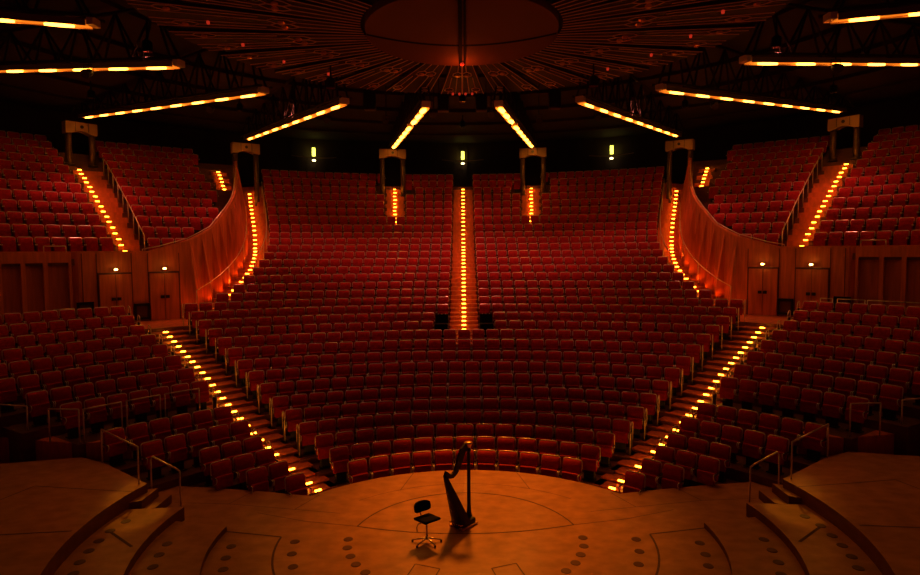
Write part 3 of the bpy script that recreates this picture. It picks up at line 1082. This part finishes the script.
# ------------------------------------------------------------------ hand rails
def rail(name, pts3, posts, label, cat='handrail', group=None, r=.022):
    """pts3: top rail points (world); posts: indices with base z"""
    L = empty(name, (pts3[0][0], pts3[0][1], posts[0][1] if posts else pts3[0][2] - .9))
    o = Vector(L.location)
    mb = MB()
    P = [Vector(p) - o for p in pts3]
    mb.tube(P, r, 8)
    mb.build('top_rail', M['steel'], L, True)
    for (i, zb) in posts:
        p = P[i]
        mb = MB()
        mb.tube([(p.x, p.y, zb - o.z), (p.x, p.y, p.z)], r * .9, 8)
        mb.build('post', M['steel'], L, True)
    tag(L, label, cat, group)
    return L


for sd, sname in SIDES:
    f = lambda x, y, z: ((x if sd < 0 else -x), y, z)
    rail('handrail', [f(-9.32, 15.13, 1.5), f(-7.62, 13.72, 1.5)], [(0, .62), (1, .62)], 'steel guard rail along the back edge of the %s high stage podium' % sname)
    rail('handrail', [f(-7.47, 13.98, 1.10), f(-7.42, 13.98, 1.18), f(-6.85, 13.93, .90), f(-6.76, 13.92, .84)], [(0, .002), (3, .002)], 'steel handrail sloping down the small podium steps on the %s' % sname)
    rail('guard_rail', [f(-11.15, 15.85, 1.85), f(-10.3, 15.78, 1.85)], [(0, .945), (1, .945)], 'short steel guard rail at the %s raised seating platform front' % sname)
    rail('guard_rail', [f(-14.2, 15.9, 1.85), f(-12.9, 16.4, 1.85), f(-11.95, 16.15, 1.85)], [(1, .945), (2, .945)], 'steel guard rail at the far %s end of the raised platform' % sname)
    # along the curved wall
    pts = []
    for k in range(15, 27):
        p, q = WP[k], WP[k + 1]
        d = Vector((q[0] - p[0], q[1] - p[1]))
        d.normalize()
        pts.append(f(p[0] + d.y * .42, p[1] - d.x * .42, FL[k] + 1.0))
    rail('handrail', pts, [(i, FL[15 + i] - .1) for i in range(0, 12, 3)], 'long curved steel handrail along the buttressed %s wall of the upper stairs' % sname)
    pts = []
    for k in range(15, 27):
        p = WP[k]
        pts.append(f(p[0] - .12, p[1] + .02, WZ[k] + .14))
    pts = [(*cpol(26.66, a, sd), 6.18 + max(0, 39.5 - a) * .14) for a in (40, 38.5, 37)] + pts
    rail('parapet_rail', pts, [(i, pts[i][2] - .1) for i in range(0, len(pts), 3)], 'steel rail on top of the curved %s balcony parapet' % sname, 'handrail')
    # right boundary of the upper stairs
    pts = [(*((lambda e: (e[0] if sd < 0 else -e[0], e[1]))(arc_pt(k, -ENDX[k] - .14, -.3))), FL[k] + 1.05) for k in range(19, 30)]
    rail('handrail', pts, [(i, FL[19 + i]) for i in range(0, 11, 2)], 'steel handrail beside the centre block along the %s upper stairs' % sname)
    # balcony aisle rail
    pts = [(*cpol(VR[i], 39.45 + .1 * i, sd), VF[i] + 1.05) for i in range(0, 9)]
    rail('handrail', pts, [(i, VF[i]) for i in range(0, 9)], 'stepped steel handrail down the aisle of the %s balcony' % sname)
# front rails of the left raised rows
for (a0, a1, lab) in ((43.6, 47.3, 'steel guard rail before the raised left rows, nearest the glowing stairs'), (47.8, 51.2, 'middle steel guard rail before the raised left rows'),
                      (51.7, 55.3, 'steel guard rail before the raised left rows, farthest from the stairs')):
    pts = [(*cpol(15.42, a0 + (a1 - a0) * t / 5, -1), 1.85) for t in range(6)]
    rail('guard_rail', pts, [(0, .95), (5, .95)], lab)
rail('guard_rail', [(*cpol(25.9, 46.3, -1), 3.72), (*cpol(25.9, 47.9, -1), 3.72)], [(0, 2.85), (1, 2.85)], 'short bright rail behind the top row below the left wall panels')
for (a0, a1, lab) in ((43.6, 44.6, 'loop rail behind the top right row, nearest the doors'), (45.0, 47.2, 'middle rail behind the top right row beside the dark wall cabinet'),
                      (47.4, 51.5, 'long steel rail behind the top right row below the recessed panels')):
    rail('guard_rail', [(*cpol(25.9, a0, 1), 3.85), (*cpol(25.9, (a0 + a1) / 2, 1), 3.85), (*cpol(25.9, a1, 1), 3.85)], [(0, 2.85), (2, 2.85)], lab)
# rail along balcony fronts
rail('guard_rail', [(*cpol(26.75, a, -1), 6.32) for a in (46.3, 47.2, 48)], [(0, 6.05), (2, 6.05)], 'short bright rail on the left balcony front')
rail('guard_rail', [(*cpol(26.75, a, 1), 6.32) for a in (46.3, 47.2, 48.2)], [(0, 6.05), (2, 6.05)], 'short bright rail on the right balcony front')


# ------------------------------------------------------------------ seats
def back_pad(mb, mi, dense):
    """convex upholstered back, leaning back more towards the top"""
    prof = [(-.13, .36), (-.145, .42), (-.150, .55), (-.140, .68), (-.115, .78), (-.075, .86), (-.030, .905), (.005, .915), (.012, .89), (-.03, .60), (-.06, .36)]
    xs = [-.245, -.22, .22, .245]
    vs, fs = [], []
    for j, x in enumerate(xs):
        e = .018 if j in (0, 3) else 0
        for y, z in prof:
            cy, cz = -.06, .64
            f = 1 - e / .15
            vs.append((x, cy + (y - cy) * f, cz + (z - cz) * (1 - e / .3)))
    n = len(prof)
    for j in range(3):
        for k in range(n):
            l = (k + 1) % n
            fs.append((j * n + k, (j + 1) * n + k, (j + 1) * n + l, j * n + l))
    fs += [tuple(range(n)), tuple(3 * n + k for k in range(n))[::-1]]
    mb.add(vs, fs, mi)


def seat_parts():
    """near seat, parts as meshes; local -Y is the front"""
    tilt = Matrix.Rotation(radians(-11), 3, 'X')
    parts = {}
    mb = MB()
    back_pad(mb, 0, 0)
    parts['backrest'] = mb.mesh('backrest', M['seat'], True)
    mb = MB()
    mb.rbox((0, .012, .64), (.51, .03, .52), .012, tilt)
    parts['back_shell'] = mb.mesh('back_shell', M['shell'])
    mb = MB()
    pts = [(-.262, -.06, .52), (-.262, -.02, .80), (-.258, -.003, .885), (-.22, .002, .918), (-.1, .004, .925), (.1, .004, .925), (.22, .002, .918), (.258, -.003, .885),
           (.262, -.02, .80), (.262, -.06, .52)]
    mb.tube(pts, .015, 6)
    parts['back_frame'] = mb.mesh('back_frame', M['rim'], True)
    mb = MB()
    mb.rbox((0, -.205, .44), (.46, .09, .34), .03, Matrix.Rotation(radians(3), 3, 'X'))
    parts['seat_cushion'] = mb.mesh('seat_cushion', M['seat'])
    mb = MB()
    mb.rbox((0, -.14, .20), (.30, .12, .40), .02)
    mb.rbox((0, -.16, .015), (.36, .24, .03), .008)
    parts['pedestal'] = mb.mesh('pedestal', M['base'])
    for s, nm in ((-1, 'armrest_l'), (1, 'armrest_r')):
        mb = MB()
        mb.rbox((s * .272, -.20, .60), (.035, .34, .03), .010)
        parts[nm] = mb.mesh('armrest', M['shell'])
        mb = MB()
        mb.tube([(s * .272, -.30, .622), (s * .272, -.37, .61), (s * .272, -.385, .56), (s * .272, -.34, .48), (s * .272, -.24, .42)], .011, 6)
        parts[nm + 'b'] = mb.mesh('arm_bracket', M['rim'], True)
    return parts


SP = seat_parts()


def make_seat():
    L = empty('auditorium_seat', (0, 0, 0))
    for k_, nm in (('backrest', 'backrest'), ('back_shell', 'back_shell'), ('back_frame', 'back_frame'), ('seat_cushion', 'seat_cushion'), ('pedestal', 'pedestal')):
        o = bpy.data.objects.new(nm, SP[k_])
        COL.objects.link(o)
        o.parent = L
    for k_ in ('armrest_l', 'armrest_r'):
        o = bpy.data.objects.new('armrest', SP[k_])
        COL.objects.link(o)
        o.parent = L
        b = bpy.data.objects.new('arm_bracket', SP[k_ + 'b'])
        COL.objects.link(b)
        b.parent = o
    return L


def far_seat_geo():
    mb = MB()
    tilt = Matrix.Rotation(radians(-11), 3, 'X')
    back_pad(mb, 0, 0)
    mb.box((0, .02, .62), (.50, .03, .54), tilt, 1)
    mb.tube([(-.262, -.03, .70), (-.258, -.003, .885), (-.22, .002, .925), (.22, .002, .925), (.258, -.003, .885), (.262, -.03, .70)], .015, 4, 2)
    mb.box((0, -.205, .44), (.46, .08, .34), None, 0)
    mb.box((0, -.14, .20), (.30, .12, .40), None, 3)
    for s in (-1, 1):
        mb.box((s * .272, -.20, .60), (.035, .34, .03), None, 1)
        mb.box((s * .272, -.37, .60), (.03, .03, .05), None, 2)
    return mb


seats = []      # x, y, z, rz, label


def add_arc_seats(pos_fn, a0, a1, R, pitch, z, labfn, side):
    """angles in radians increasing from the aisle end"""
    L_ = abs(a1 - a0) * R
    n = max(1, int(round(L_ / pitch)))
    for j in range(n):
        t = a0 + (a1 - a0) * (j + .5) / n
        x, y, rz = pos_fn(t)
        seats.append((x, y, z, rz, labfn(j, n)))


for k in range(NR):
    R = rowR(k)
    cy = rowY(k) - R
    rown = 'front' if k == 0 else word(k + 1)
    ae = math.asin(ENDX[k] / R)
    pf = lambda t: (R * sin(t), cy + R * cos(t), -t)
    if k < 11:
        L_ = 2 * ae * R
        n = int(round(L_ / .60))
        for j in range(n):
            t = -ae + 2 * ae * (j + .5) / n
            if j < n / 2:
                lab = 'red tip-up seat in centre block, %s row, %s from the left stairs' % (rown, word(j + 1))
            else:
                lab = 'red tip-up seat in centre block, %s row, %s from the right stairs' % (rown, word(n - j))
            seats.append((*pf(t)[:2], FL[k], -t, lab))
    else:
        for sd, sname in SIDES:
            edges = [.68, ENDX[k]]
            if k >= 26:
                edges = [.68, p5x(k) - .66, p5x(k) + .66, ENDX[k]]
            if k in (11, 12):
                edges[0] = 1.30
            for e in range(0, len(edges), 2):
                a0, a1 = math.asin(edges[e] / R), math.asin(edges[e + 1] / R)
                n = max(1, int(round((a1 - a0) * R / .60)))
                for j in range(n):
                    t = sd * (a0 + (a1 - a0) * (j + .5) / n)
                    seats.append((*pf(t)[:2], FL[k], -t, 'red tip-up seat in centre block, %s row, %s %s of the centre aisle' % (rown, word(j + 1), sname)))
NA = [99, 99, 99, 99, 99, 99, 9, 7, 6, 5, 3, 3, 2, 1]
for sd, sname in SIDES:
    for i in range(14):
        R = AR[i]
        a = edge_deg(i)
        step = math.degrees(.60 / R)
        n = min(NA[i], int((60 - a) / step))
        if i == 6 and sd > 0:
            n = 10
        for j in range(n):
            t = a + step * (j + .5)
            if t > AMAX[i] - .5:
                break
            x, y = cpol(R, t, sd)
            rz = radians(t) if sd < 0 else -radians(t)
            if sd * x > 0 and abs(x) / y > .80:
                break
            rown = 'bottom' if i == 13 else word(14 - i)
            seats.append((x, y, AF[i], rz, 'red tip-up seat in %s side block, %s row up, %s from the stairs' % (sname, rown, word(j + 1))))
for sd, sname in SIDES:
    for i in range(12):
        R = VR[i]
        step = math.degrees(.60 / R)
        t = 42.1 + .15 * i
        j = 0
        while True:
            tt = t + step * (j + .5)
            x, y = cpol(R, tt, sd)
            if abs(x) / y > .82:
                break
            seats.append((x, y, VF[i], radians(tt) if sd < 0 else -radians(tt), 'balcony'))
            j += 1
        t = 39.25 + .1 * i
        while t - step > VMIN[i]:
            tt = t - step * .5
            x, y = cpol(R, tt, sd)
            seats.append((x, y, VF[i], radians(tt) if sd < 0 else -radians(tt), 'balcony'))
            t -= step

def clear(s_):
    for sd in (-1, 1):
        for (px, py), zb in (((4.75, 41.0), 0), ((13.35, 37.3), 0), ((20.75, 33.0), 0)):
            dx, dy = s_[0] - sd * px, s_[1] - py
            if hypot(dx, dy) < 1.15:
                return False
    return True


seats = [s_ for s_ in seats if clear(s_)]
seats.sort(key=lambda s_: hypot(s_[0], s_[1]) + (1000 if s_[4] == 'balcony' else 0))
near, far = seats[:300], seats[300:]
proto = make_seat()
used = False
for (x, y, z, rz, lab) in near:
    if not used:
        o = proto
        o.location = (x, y, z + .002)
        o.rotation_euler = (0, 0, rz)
        used = True
    else:
        o = copy_tree(proto, (x, y, z + .002), rz)
    tag(o, lab, 'seat', 'red auditorium seats')
g = far_seat_geo()
big = MB()
V0 = [Vector(v) for v in g.v]
for (x, y, z, rz, lab) in far:
    c_, s_ = cos(rz), sin(rz)
    n0 = len(big.v)
    big.v += [(x + v.x * c_ - v.y * s_, y + v.x * s_ + v.y * c_, z + v.z) for v in V0]
    big.f += [tuple(i + n0 for i in f) for f in g.f]
    big.mi += g.mi
o = big.build('distant_seats', [M['seat'], M['shell'], M['rim'], M['base']])
o['kind'] = 'stuff'
tag(o, 'hundreds of more distant red tip-up seats filling the upper rows and balconies', 'seats')

# covered seats beside the bottom of the centre aisle
for sd, sname in SIDES:
    L = empty('control_desk', (sd * .98, rowY(11) - .3, FL[11] + .002))
    mb = MB()
    mb.rbox((0, .1, .42), (.56, .5, .84), .03)
    mb.build('desk_body', M['blackfab'], L)
    mb = MB()
    mb.rbox((0, .9, .62), (.56, .3, 1.1), .03)
    mb.build('rack', M['blackfab'], L)
    for j in range(3):
        mb = MB()
        mb.lathe([(.012, 0), (.012, .05)], (-.16 + .16 * j, .78, 1.17), 8)
        mb.build('knob', M['rim'], L)
    tag(L, 'black covered desk with small knobs at the bottom %s corner of the centre aisle' % sname, 'desk')

# row-end loop rails
loop_mb = {}
def loop_rail(x, y, z, rz, label, group):
    L = empty('row_end_rail', (x, y, z), rz)
    if 'm' not in loop_mb:
        mb = MB()
        mb.tube([(0, -.38, 0), (0, -.38, .72), (0, -.33, .84), (0, -.24, .90), (0, -.10, .92), (0, -.02, .88), (0, 0, .78), (0, 0, .35)], .019, 8)
        loop_mb['m'] = mb.mesh('rail_loop', M['steel'], True)
        mb = MB()
        mb.rbox((0, -.2, .38), (.02, .3, .5), .006)
        loop_mb['p'] = mb.mesh('end_panel', M['base'])
    a = bpy.data.objects.new('rail_loop', loop_mb['m'])
    b = bpy.data.objects.new('end_panel', loop_mb['p'])
    for o_ in (a, b):
        COL.objects.link(o_)
        o_.parent = L
    tag(L, label, 'handrail', group)


for sd, sname in SIDES:
    for k in range(3, 15):
        x, y = arc_pt(k, sd * (ENDX[k] + .04))
        R = rowR(k)
        loop_rail(x, y, FL[k] + .002, -sd * math.asin(ENDX[k] / R), 'looped steel rail at the %s end of the centre block, %s row' % (sname, word(k + 1)), 'row-end rails of the centre block')
    for i in range(0, 11):
        a = edge_deg(i) - math.degrees(.10 / AR[i])
        x, y = cpol(AR[i], a, sd)
        loop_rail(x, y, min(AF[i], stair_z(AR[i] + 3.55)) + .002, radians(a) if sd < 0 else -radians(a), 'looped steel rail at the stair end of the %s side block, %s row up' % (sname, word(14 - i)),
                  'row-end rails of the side blocks')

# ------------------------------------------------------------------ step lights
mb = MB()
mb.rbox((0, 0, .03), (.18, .05, .045), .010)
SL = mb.mesh('step_light', [M['step']])


def step_light(x, y, z, rz, label, group):
    o = bpy.data.objects.new('step_light', SL)
    COL.objects.link(o)
    o.location = (x + .06 * sin(rz), y - .06 * cos(rz), z - .012)
    o.rotation_euler = (0, 0, rz)
    tag(o, label, 'step light', group)


for sd, sname in SIDES:
    c = 0
    for j in range(2, 28):
        s_ = 13.5 + .475 * j + .06
        z = stair_z(s_ + .29)
        x, y = sn(s_, 7.36 - max(0, s_ - 22) * .04 + max(0, 20 - s_) * .045, sd)
        c += 1
        step_light(x, y, z + .004, radians(41.8) * (1 if sd < 0 else -1), 'glowing yellow step light on the lower %s stairs, %s from the stage' % (sname, word(c)), 'step lights of the lower side stairs')
    c = 0
    for k in range(15, 30):
        for h in (0, 1):
            E0, E1 = arc_pt(k, -ENDX[k] - .06, -.62), arc_pt(k + 1, -ENDX[k + 1] - .06, -.62)
            r_, l_ = lerp(E0, E1, h * .5 + .08), lerp(WP[k], WP[k + 1], h * .5 + .08)
            tt = [.55, .5, .47, .46, .44, .42][k - 15] if k < 21 else .42 + (k - 21) * .012
            p = lerp(r_, l_, tt)
            c += 1
            z = FL[k] + (FL[k + 1] - FL[k]) * .5 * h
            step_light(p[0] * (1 if sd < 0 else -1), p[1], z + .004, 0, 'glowing yellow step light on the curved upper %s stairs, %s from the bottom' % (sname, word(c)), 'step lights of the upper side stairs')
    c = 0
    for i in range(9):
        for h in (0, 1):
            R = VR[i] - .6 + .425 * h + .06
            dz = VF[i + 1] - VF[i]
            x, y = cpol(R, 41.25 + i * .12, sd)
            c += 1
            step_light(x, y, VF[i] + dz * .5 * h + .02, radians(41) * (1 if sd < 0 else -1), 'glowing yellow step light on the %s balcony aisle, %s from the front' % (sname, word(c)), 'step lights of the balcony aisles')
    c = 0
    for i in range(7, 10):
        for h in (0, 1):
            R = VR[i] - .6 + .425 * h + .06
            dz = VF[i + 1] - VF[i]
            x, y = cpol(R, 30.1, sd)
            c += 1
            step_light(x, y, VF[i] + dz * .5 * h + .025, radians(30) * (1 if sd < 0 else -1), 'glowing step light on the short %s stair behind the curved parapet, %s from its bottom' % (sname, word(c)), 'step lights behind the parapets')
    c = 0
    for k in range(26, 31):
        for h in (0, 1, 2):
            dz = FL[k + 1] - FL[k]
            x, y = arc_pt(k, sd * (p5x(k) + .02), -.58 + .283 * h)
            c += 1
            zz = FL[k] + (dz * .5 if h > 1 else 0) + (.0 if h != 1 else 0)
            step_light(x, y, zz + .016, 0, 'glowing step light on the short aisle under the innermost %s portal, %s from bottom' % (sname, word(c)), 'step lights of the short aisles')
c = 0
for k in range(11, 31):
    for h in (0, 1):
        dz = FL[k + 1] - FL[k]
        x, y = arc_pt(k, 0, -.56 + .425 * h)
        c += 1
        step_light(x, y, FL[k] + dz * .5 * h + .014, 0, 'glowing yellow step light in the centre aisle, %s from its bottom' % word(c), 'step lights of the centre aisle')

# ------------------------------------------------------------------ lights and loudspeakers hanging under the roof
def hang(x, y, z, kind, label):
    L = empty(kind, (x, y, z))
    if kind == 'loudspeaker':
        mb = MB()
        mb.rbox((0, 0, 0), (.5, .45, .8), .05)
        mb.build('speaker_box', M['black'], L)
        mb = MB()
        mb.rbox((0, -.235, 0), (.42, .02, .7), .008)
        mb.build('grille', M['darksteel'], L)
        mb = MB()
        mb.tube([(-.2, 0, .38), (-.2, 0, 1.6)], .015, 6)
        mb.tube([(.2, 0, .38), (.2, 0, 1.6)], .015, 6)
        mb.build('hanger', M['darksteel'], L)
    else:
        mb = MB()
        mb.tube([(0, .16, .06), (0, .05, .02), (0, -.2, -.1)], [.07, .12, .14], 12)
        mb.build('lamp_can', M['black'], L, True)
        mb = MB()
        mb.tube([(-.15, 0, 0), (-.15, 0, .25), (.15, 0, .25), (.15, 0, 0)], .014, 6)
        mb.tube([(0, 0, .25), (0, 0, 1.7)], .02, 6)
        mb.build('yoke', M['darksteel'], L)
        mb = MB()
        mb.tube([(0, -.2, -.1), (0, -.215, -.107)], .145, 12)
        mb.build('lens_ring', M['lens'], L)
    tag(L, label, 'loudspeaker' if kind == 'loudspeaker' else 'spotlight')


for sd, sname in SIDES:
    hang(sd * .85, 27.2, 12.6, 'loudspeaker', 'black loudspeaker hanging beyond the ceiling fan, just %s of centre' % sname)
    hang(sd * 4.0, 26.4, 12.5, 'loudspeaker', 'black loudspeaker hanging beyond the ceiling fan, outer one on the %s' % sname)
    hang(sd * 1.25, 26.5, 11.95, 'spotlight', 'small black spotlight on a yoke below the fan edge, nearest the centre, %s side' % sname)
    hang(sd * 3.7, 29.5, 12.3, 'spotlight', 'small black spotlight hanging beside the innermost %s strip light' % sname)
    hang(sd * 6.2, 28.0, 12.1, 'spotlight', 'small black spotlight hanging between the first and second %s strip lights' % sname)
    hang(sd * 10.5, 25.5, 12.0, 'spotlight', 'small black spotlight hanging between the second and third %s strip lights' % sname)
    hang(sd * 12.2, 20.0, 11.9, 'spotlight', 'small black spotlight hanging between the third and fourth %s strip lights' % sname)
    hang(sd * 14.5, 19.0, 12.1, 'spotlight', 'small black spotlight hanging above the outer %s strip light' % sname)

for i, (p_, t_, e_, sz_) in enumerate(HOUSE_SPOTS):
    L = empty('downlight', (p_[0], p_[1], p_[2] + .12))
    mb = MB()
    mb.lathe([(.16, .0), (.16, .30), (.10, .36), (.03, .38), (.03, 1.4)], (0, 0, 0), 14)
    mb.build('lamp_can', M['black'], L)
    mb = MB()
    mb.lathe([(.13, -.01), (.12, .01)], (0, 0, 0), 14)
    mb.build('glass', M['lens'], L)
    tag(L, ['black downlight hanging over the middle of the centre aisle', 'black downlight hanging over the top of the centre aisle', 'black downlight left of the centre aisle, between first and second strip lights',
            'black downlight right of the centre aisle, between first and second strip lights', 'black downlight over the curved upper left stairs', 'black downlight over the curved upper right stairs',
            'black downlight over the left balcony', 'black downlight over the right balcony', 'black downlight over the lower left stairs', 'black downlight over the lower right stairs',
            'added black downlight below the ceiling fan, left over the front rows', 'added black downlight below the ceiling fan, right over the front rows'][i], 'downlight')

# ------------------------------------------------------------------ harp
H = empty('concert_harp', (0.08, 12.95, 0.003), radians(228))
# local +X runs from the column to the player's side (towards the camera's left)
mb = MB()
mb.lathe([(.075, .14), (.06, .2), (.05, .26), (.043, .4), (.040, 1.1), (.042, 1.56), (.05, 1.62), (.045, 1.68)], (0, 0, 0), 16)
mb.build('column', M['harp'], H, True)
mb = MB()
mb.lathe([(.045, 1.68), (.06, 1.71), (.07, 1.74), (.10, 1.77), (.095, 1.80), (.03, 1.81)], (0, 0, 0), 16)
mb.build('crown', M['gold'], H, True)
neck = [(0.0, 1.70), (.10, 1.72), (.19, 1.66), (.26, 1.55), (.31, 1.44), (.36, 1.35), (.43, 1.25), (.52, 1.20), (.62, 1.21), (.70, 1.27), (.76, 1.30)]
mb = MB()
vs, fs = [], []
for i, (u, z) in enumerate(neck):
    a = neck[max(0, i - 1)]
    b = neck[min(len(neck) - 1, i + 1)]
    t = Vector((b[0] - a[0], b[1] - a[1]))
    t.normalize()
    nn = Vector((-t.y, t.x))
    h = .068 + .02 * sin(i * .6)
    for sgn, yy in ((1, -.025), (1, .025), (-1, .025), (-1, -.025)):
        vs.append((u + nn.x * h * sgn, yy, z + nn.y * h * sgn))
for i in range(len(neck) - 1):
    for k in range(4):
        l = (k + 1) % 4
        fs.append((i * 4 + k, i * 4 + l, i * 4 + 4 + l, i * 4 + 4 + k))
fs += [(0, 3, 2, 1), tuple(len(neck) * 4 - 4 + k for k in range(4))]
mb.add(vs, fs)
nk = mb.build('neck', M['harp'], H)
mb = MB()
mb.tube([(u, -.035, z - .01) for u, z in neck], .008, 6)
mb.build('tuning_plate', M['gold'], nk, True)
# soundbox: half-round taper
mb = MB()
vs, fs = [], []
NSB, NA_ = 14, 12
top, bot = Vector((.74, 0, 1.27)), Vector((.20, 0, .13))
ax = (bot - top).normalized()
back = Vector((-ax.z, 0, ax.x)) * -1
if back.x < 0:
    back = -back
for i in range(NSB + 1):
    t = i / NSB
    c = top + (bot - top) * t
    wd = .05 + .20 * t
    dp = .06 + .20 * t
    for j in range(NA_ + 1):
        a = pi * j / NA_
        vs.append(c + Vector((0, -wd * cos(a), 0)) + back * (dp * sin(a)))
m_ = NA_ + 1
for i in range(NSB):
    for j in range(NA_):
        fs.append((i * m_ + j, i * m_ + j + 1, (i + 1) * m_ + j + 1, (i + 1) * m_ + j))
    fs.append((i * m_, (i + 1) * m_, (i + 1) * m_ + NA_, i * m_ + NA_))
fs += [tuple(range(m_)), tuple(NSB * m_ + j for j in range(m_))[::-1]]
mb.add(vs, fs)
sb = mb.build('soundbox', M['harp'], H, False)
for i in range(4):
    c = top + (bot - top) * (.3 + .17 * i)
    dp = .06 + .20 * (.3 + .17 * i)
    mb = MB()
    mb.rbox(c + back * (dp + .0), (.02, .045, .10), .008, Matrix.Rotation(atan2(ax.x, ax.z), 3, 'Y'))
    mb.build('sound_hole', M['black'], sb)
mb = MB()
mb.rbox((.17, 0, .09), (.42, .36, .13), .04)
mb.build('pedal_box', M['harp'], H)
mb = MB()
mb.rbox((.18, 0, .03), (.48, .42, .035), .015)
mb.build('base_moulding', M['gold'], H)
for (x, y) in ((-.04, -.18), (-.04, .18), (.40, -.18), (.40, .18)):
    mb = MB()
    mb.lathe([(.02, 0), (.035, .01), (.03, .04)], (x, y, 0), 10)
    mb.build('foot', M['gold'], H)
for i in range(7):
    mb = MB()
    yy = -.16 + .053 * i
    mb.tube([(.34, yy, .10), (.43, yy, .11), (.46, yy, .12)], .012, 6)
    mb.build('pedal', M['gold'], H)
for i in range(22):
    t = i / 21
    u = .08 + .62 * t
    z1 = interp(u, [n_[0] for n_ in neck], [n_[1] for n_ in neck]) - .04
    q = bot + (top - bot) * (.04 + .94 * t)
    mb = MB()
    mb.tube([(u, -.03, z1), (q.x, 0, q.z)], .0018, 4)
    mb.build('harp_string', M['string'], H)
tag(H, 'dark wooden concert harp with gilt crown and base standing at centre stage', 'harp')

# ------------------------------------------------------------------ harpist's stool
Cc = empty('swivel_chair', (-.80, 12.05, 0.003), radians(-52))
for i in range(4):
    a = radians((2, 178, -52, -128)[i] + 52)
    mb = MB()
    mb.tube([(0, 0, .09), (.12 * cos(a), .12 * sin(a), .075), (.30 * cos(a), .30 * sin(a), .045)], [.022, .018, .014], 8)
    l = mb.build('base_arm', M['steel'], Cc, True)
    mb = MB()
    mb.lathe([(.015, 0), (.024, .008), (.022, .04)], (.295 * cos(a), .295 * sin(a), 0), 10)
    mb.build('glide', M['black'], l)
mb = MB()
mb.tube([(0, 0, .06), (0, 0, .2), (0, 0, .46)], [.03, .022, .018], 12)
mb.build('stem', M['steel'], Cc, True)
mb = MB()
mb.rbox((.02, 0, .50), (.44, .40, .055), .026, Matrix.Rotation(radians(-6), 3, 'Y'))
mb.build('seat', M['blackfab'], Cc, True)
mb = MB()
bm_pts = []
vs, fs = [], []
nb = 10
for j in range(nb + 1):
    t = -1 + 2 * j / nb
    x = -.20 + .05 * t * t - .0
    y = .19 * t
    hh = .095 * (1 - .35 * t ** 4)
    for (dx, dz) in ((-.02, -hh * 1.2), (.02, -hh * 1.2), (.035, 0), (.015, hh), (-.025, hh), (-.035, 0)):
        vs.append((x + dx - dz * .15, y, .70 + dz))
for j in range(nb):
    for k in range(6):
        l = (k + 1) % 6
        fs.append((j * 6 + k, j * 6 + l, j * 6 + 6 + l, j * 6 + 6 + k))
fs += [tuple(range(6))[::-1], tuple(nb * 6 + k for k in range(6))]
mb.add(vs, fs)
mb.build('backrest', M['blackfab'], Cc)
mb = MB()
mb.tube([(-.05, 0, .455), (-.19, 0, .47), (-.235, 0, .55), (-.225, 0, .70)], .014, 8)
mb.build('back_support', M['column'], Cc, True)
mb = MB()
mb.tube([(0, -.03, .44), (-.02, -.2, .43), (-.02, -.23, .36), (-.02, -.22, .28)], .012, 8)
mb.build('height_lever', M['column'], Cc, True)
tag(Cc, 'small black swivel chair with chrome star base beside the harp', 'chair')

# small red lamps at the stage foot of the stairs
for sd, sname in SIDES:
    L = empty('pilot_lamp', (sd * 3.95, 15.02, -.56))
    mb = MB()
    mb.tube([(0, 0, 0), (0, 0, .42)], .02, 8)
    mb.build('post', M['steel'], L)
    mb = MB()
    mb.lathe([(.02, .42), (.045, .45), (.045, .5), (.02, .53)], (0, 0, 0), 12)
    mb.build('lamp', M['redlamp'], L, True)
    tag(L, 'small red glowing lamp at the stage edge below the %s stairs' % sname, 'lamp')
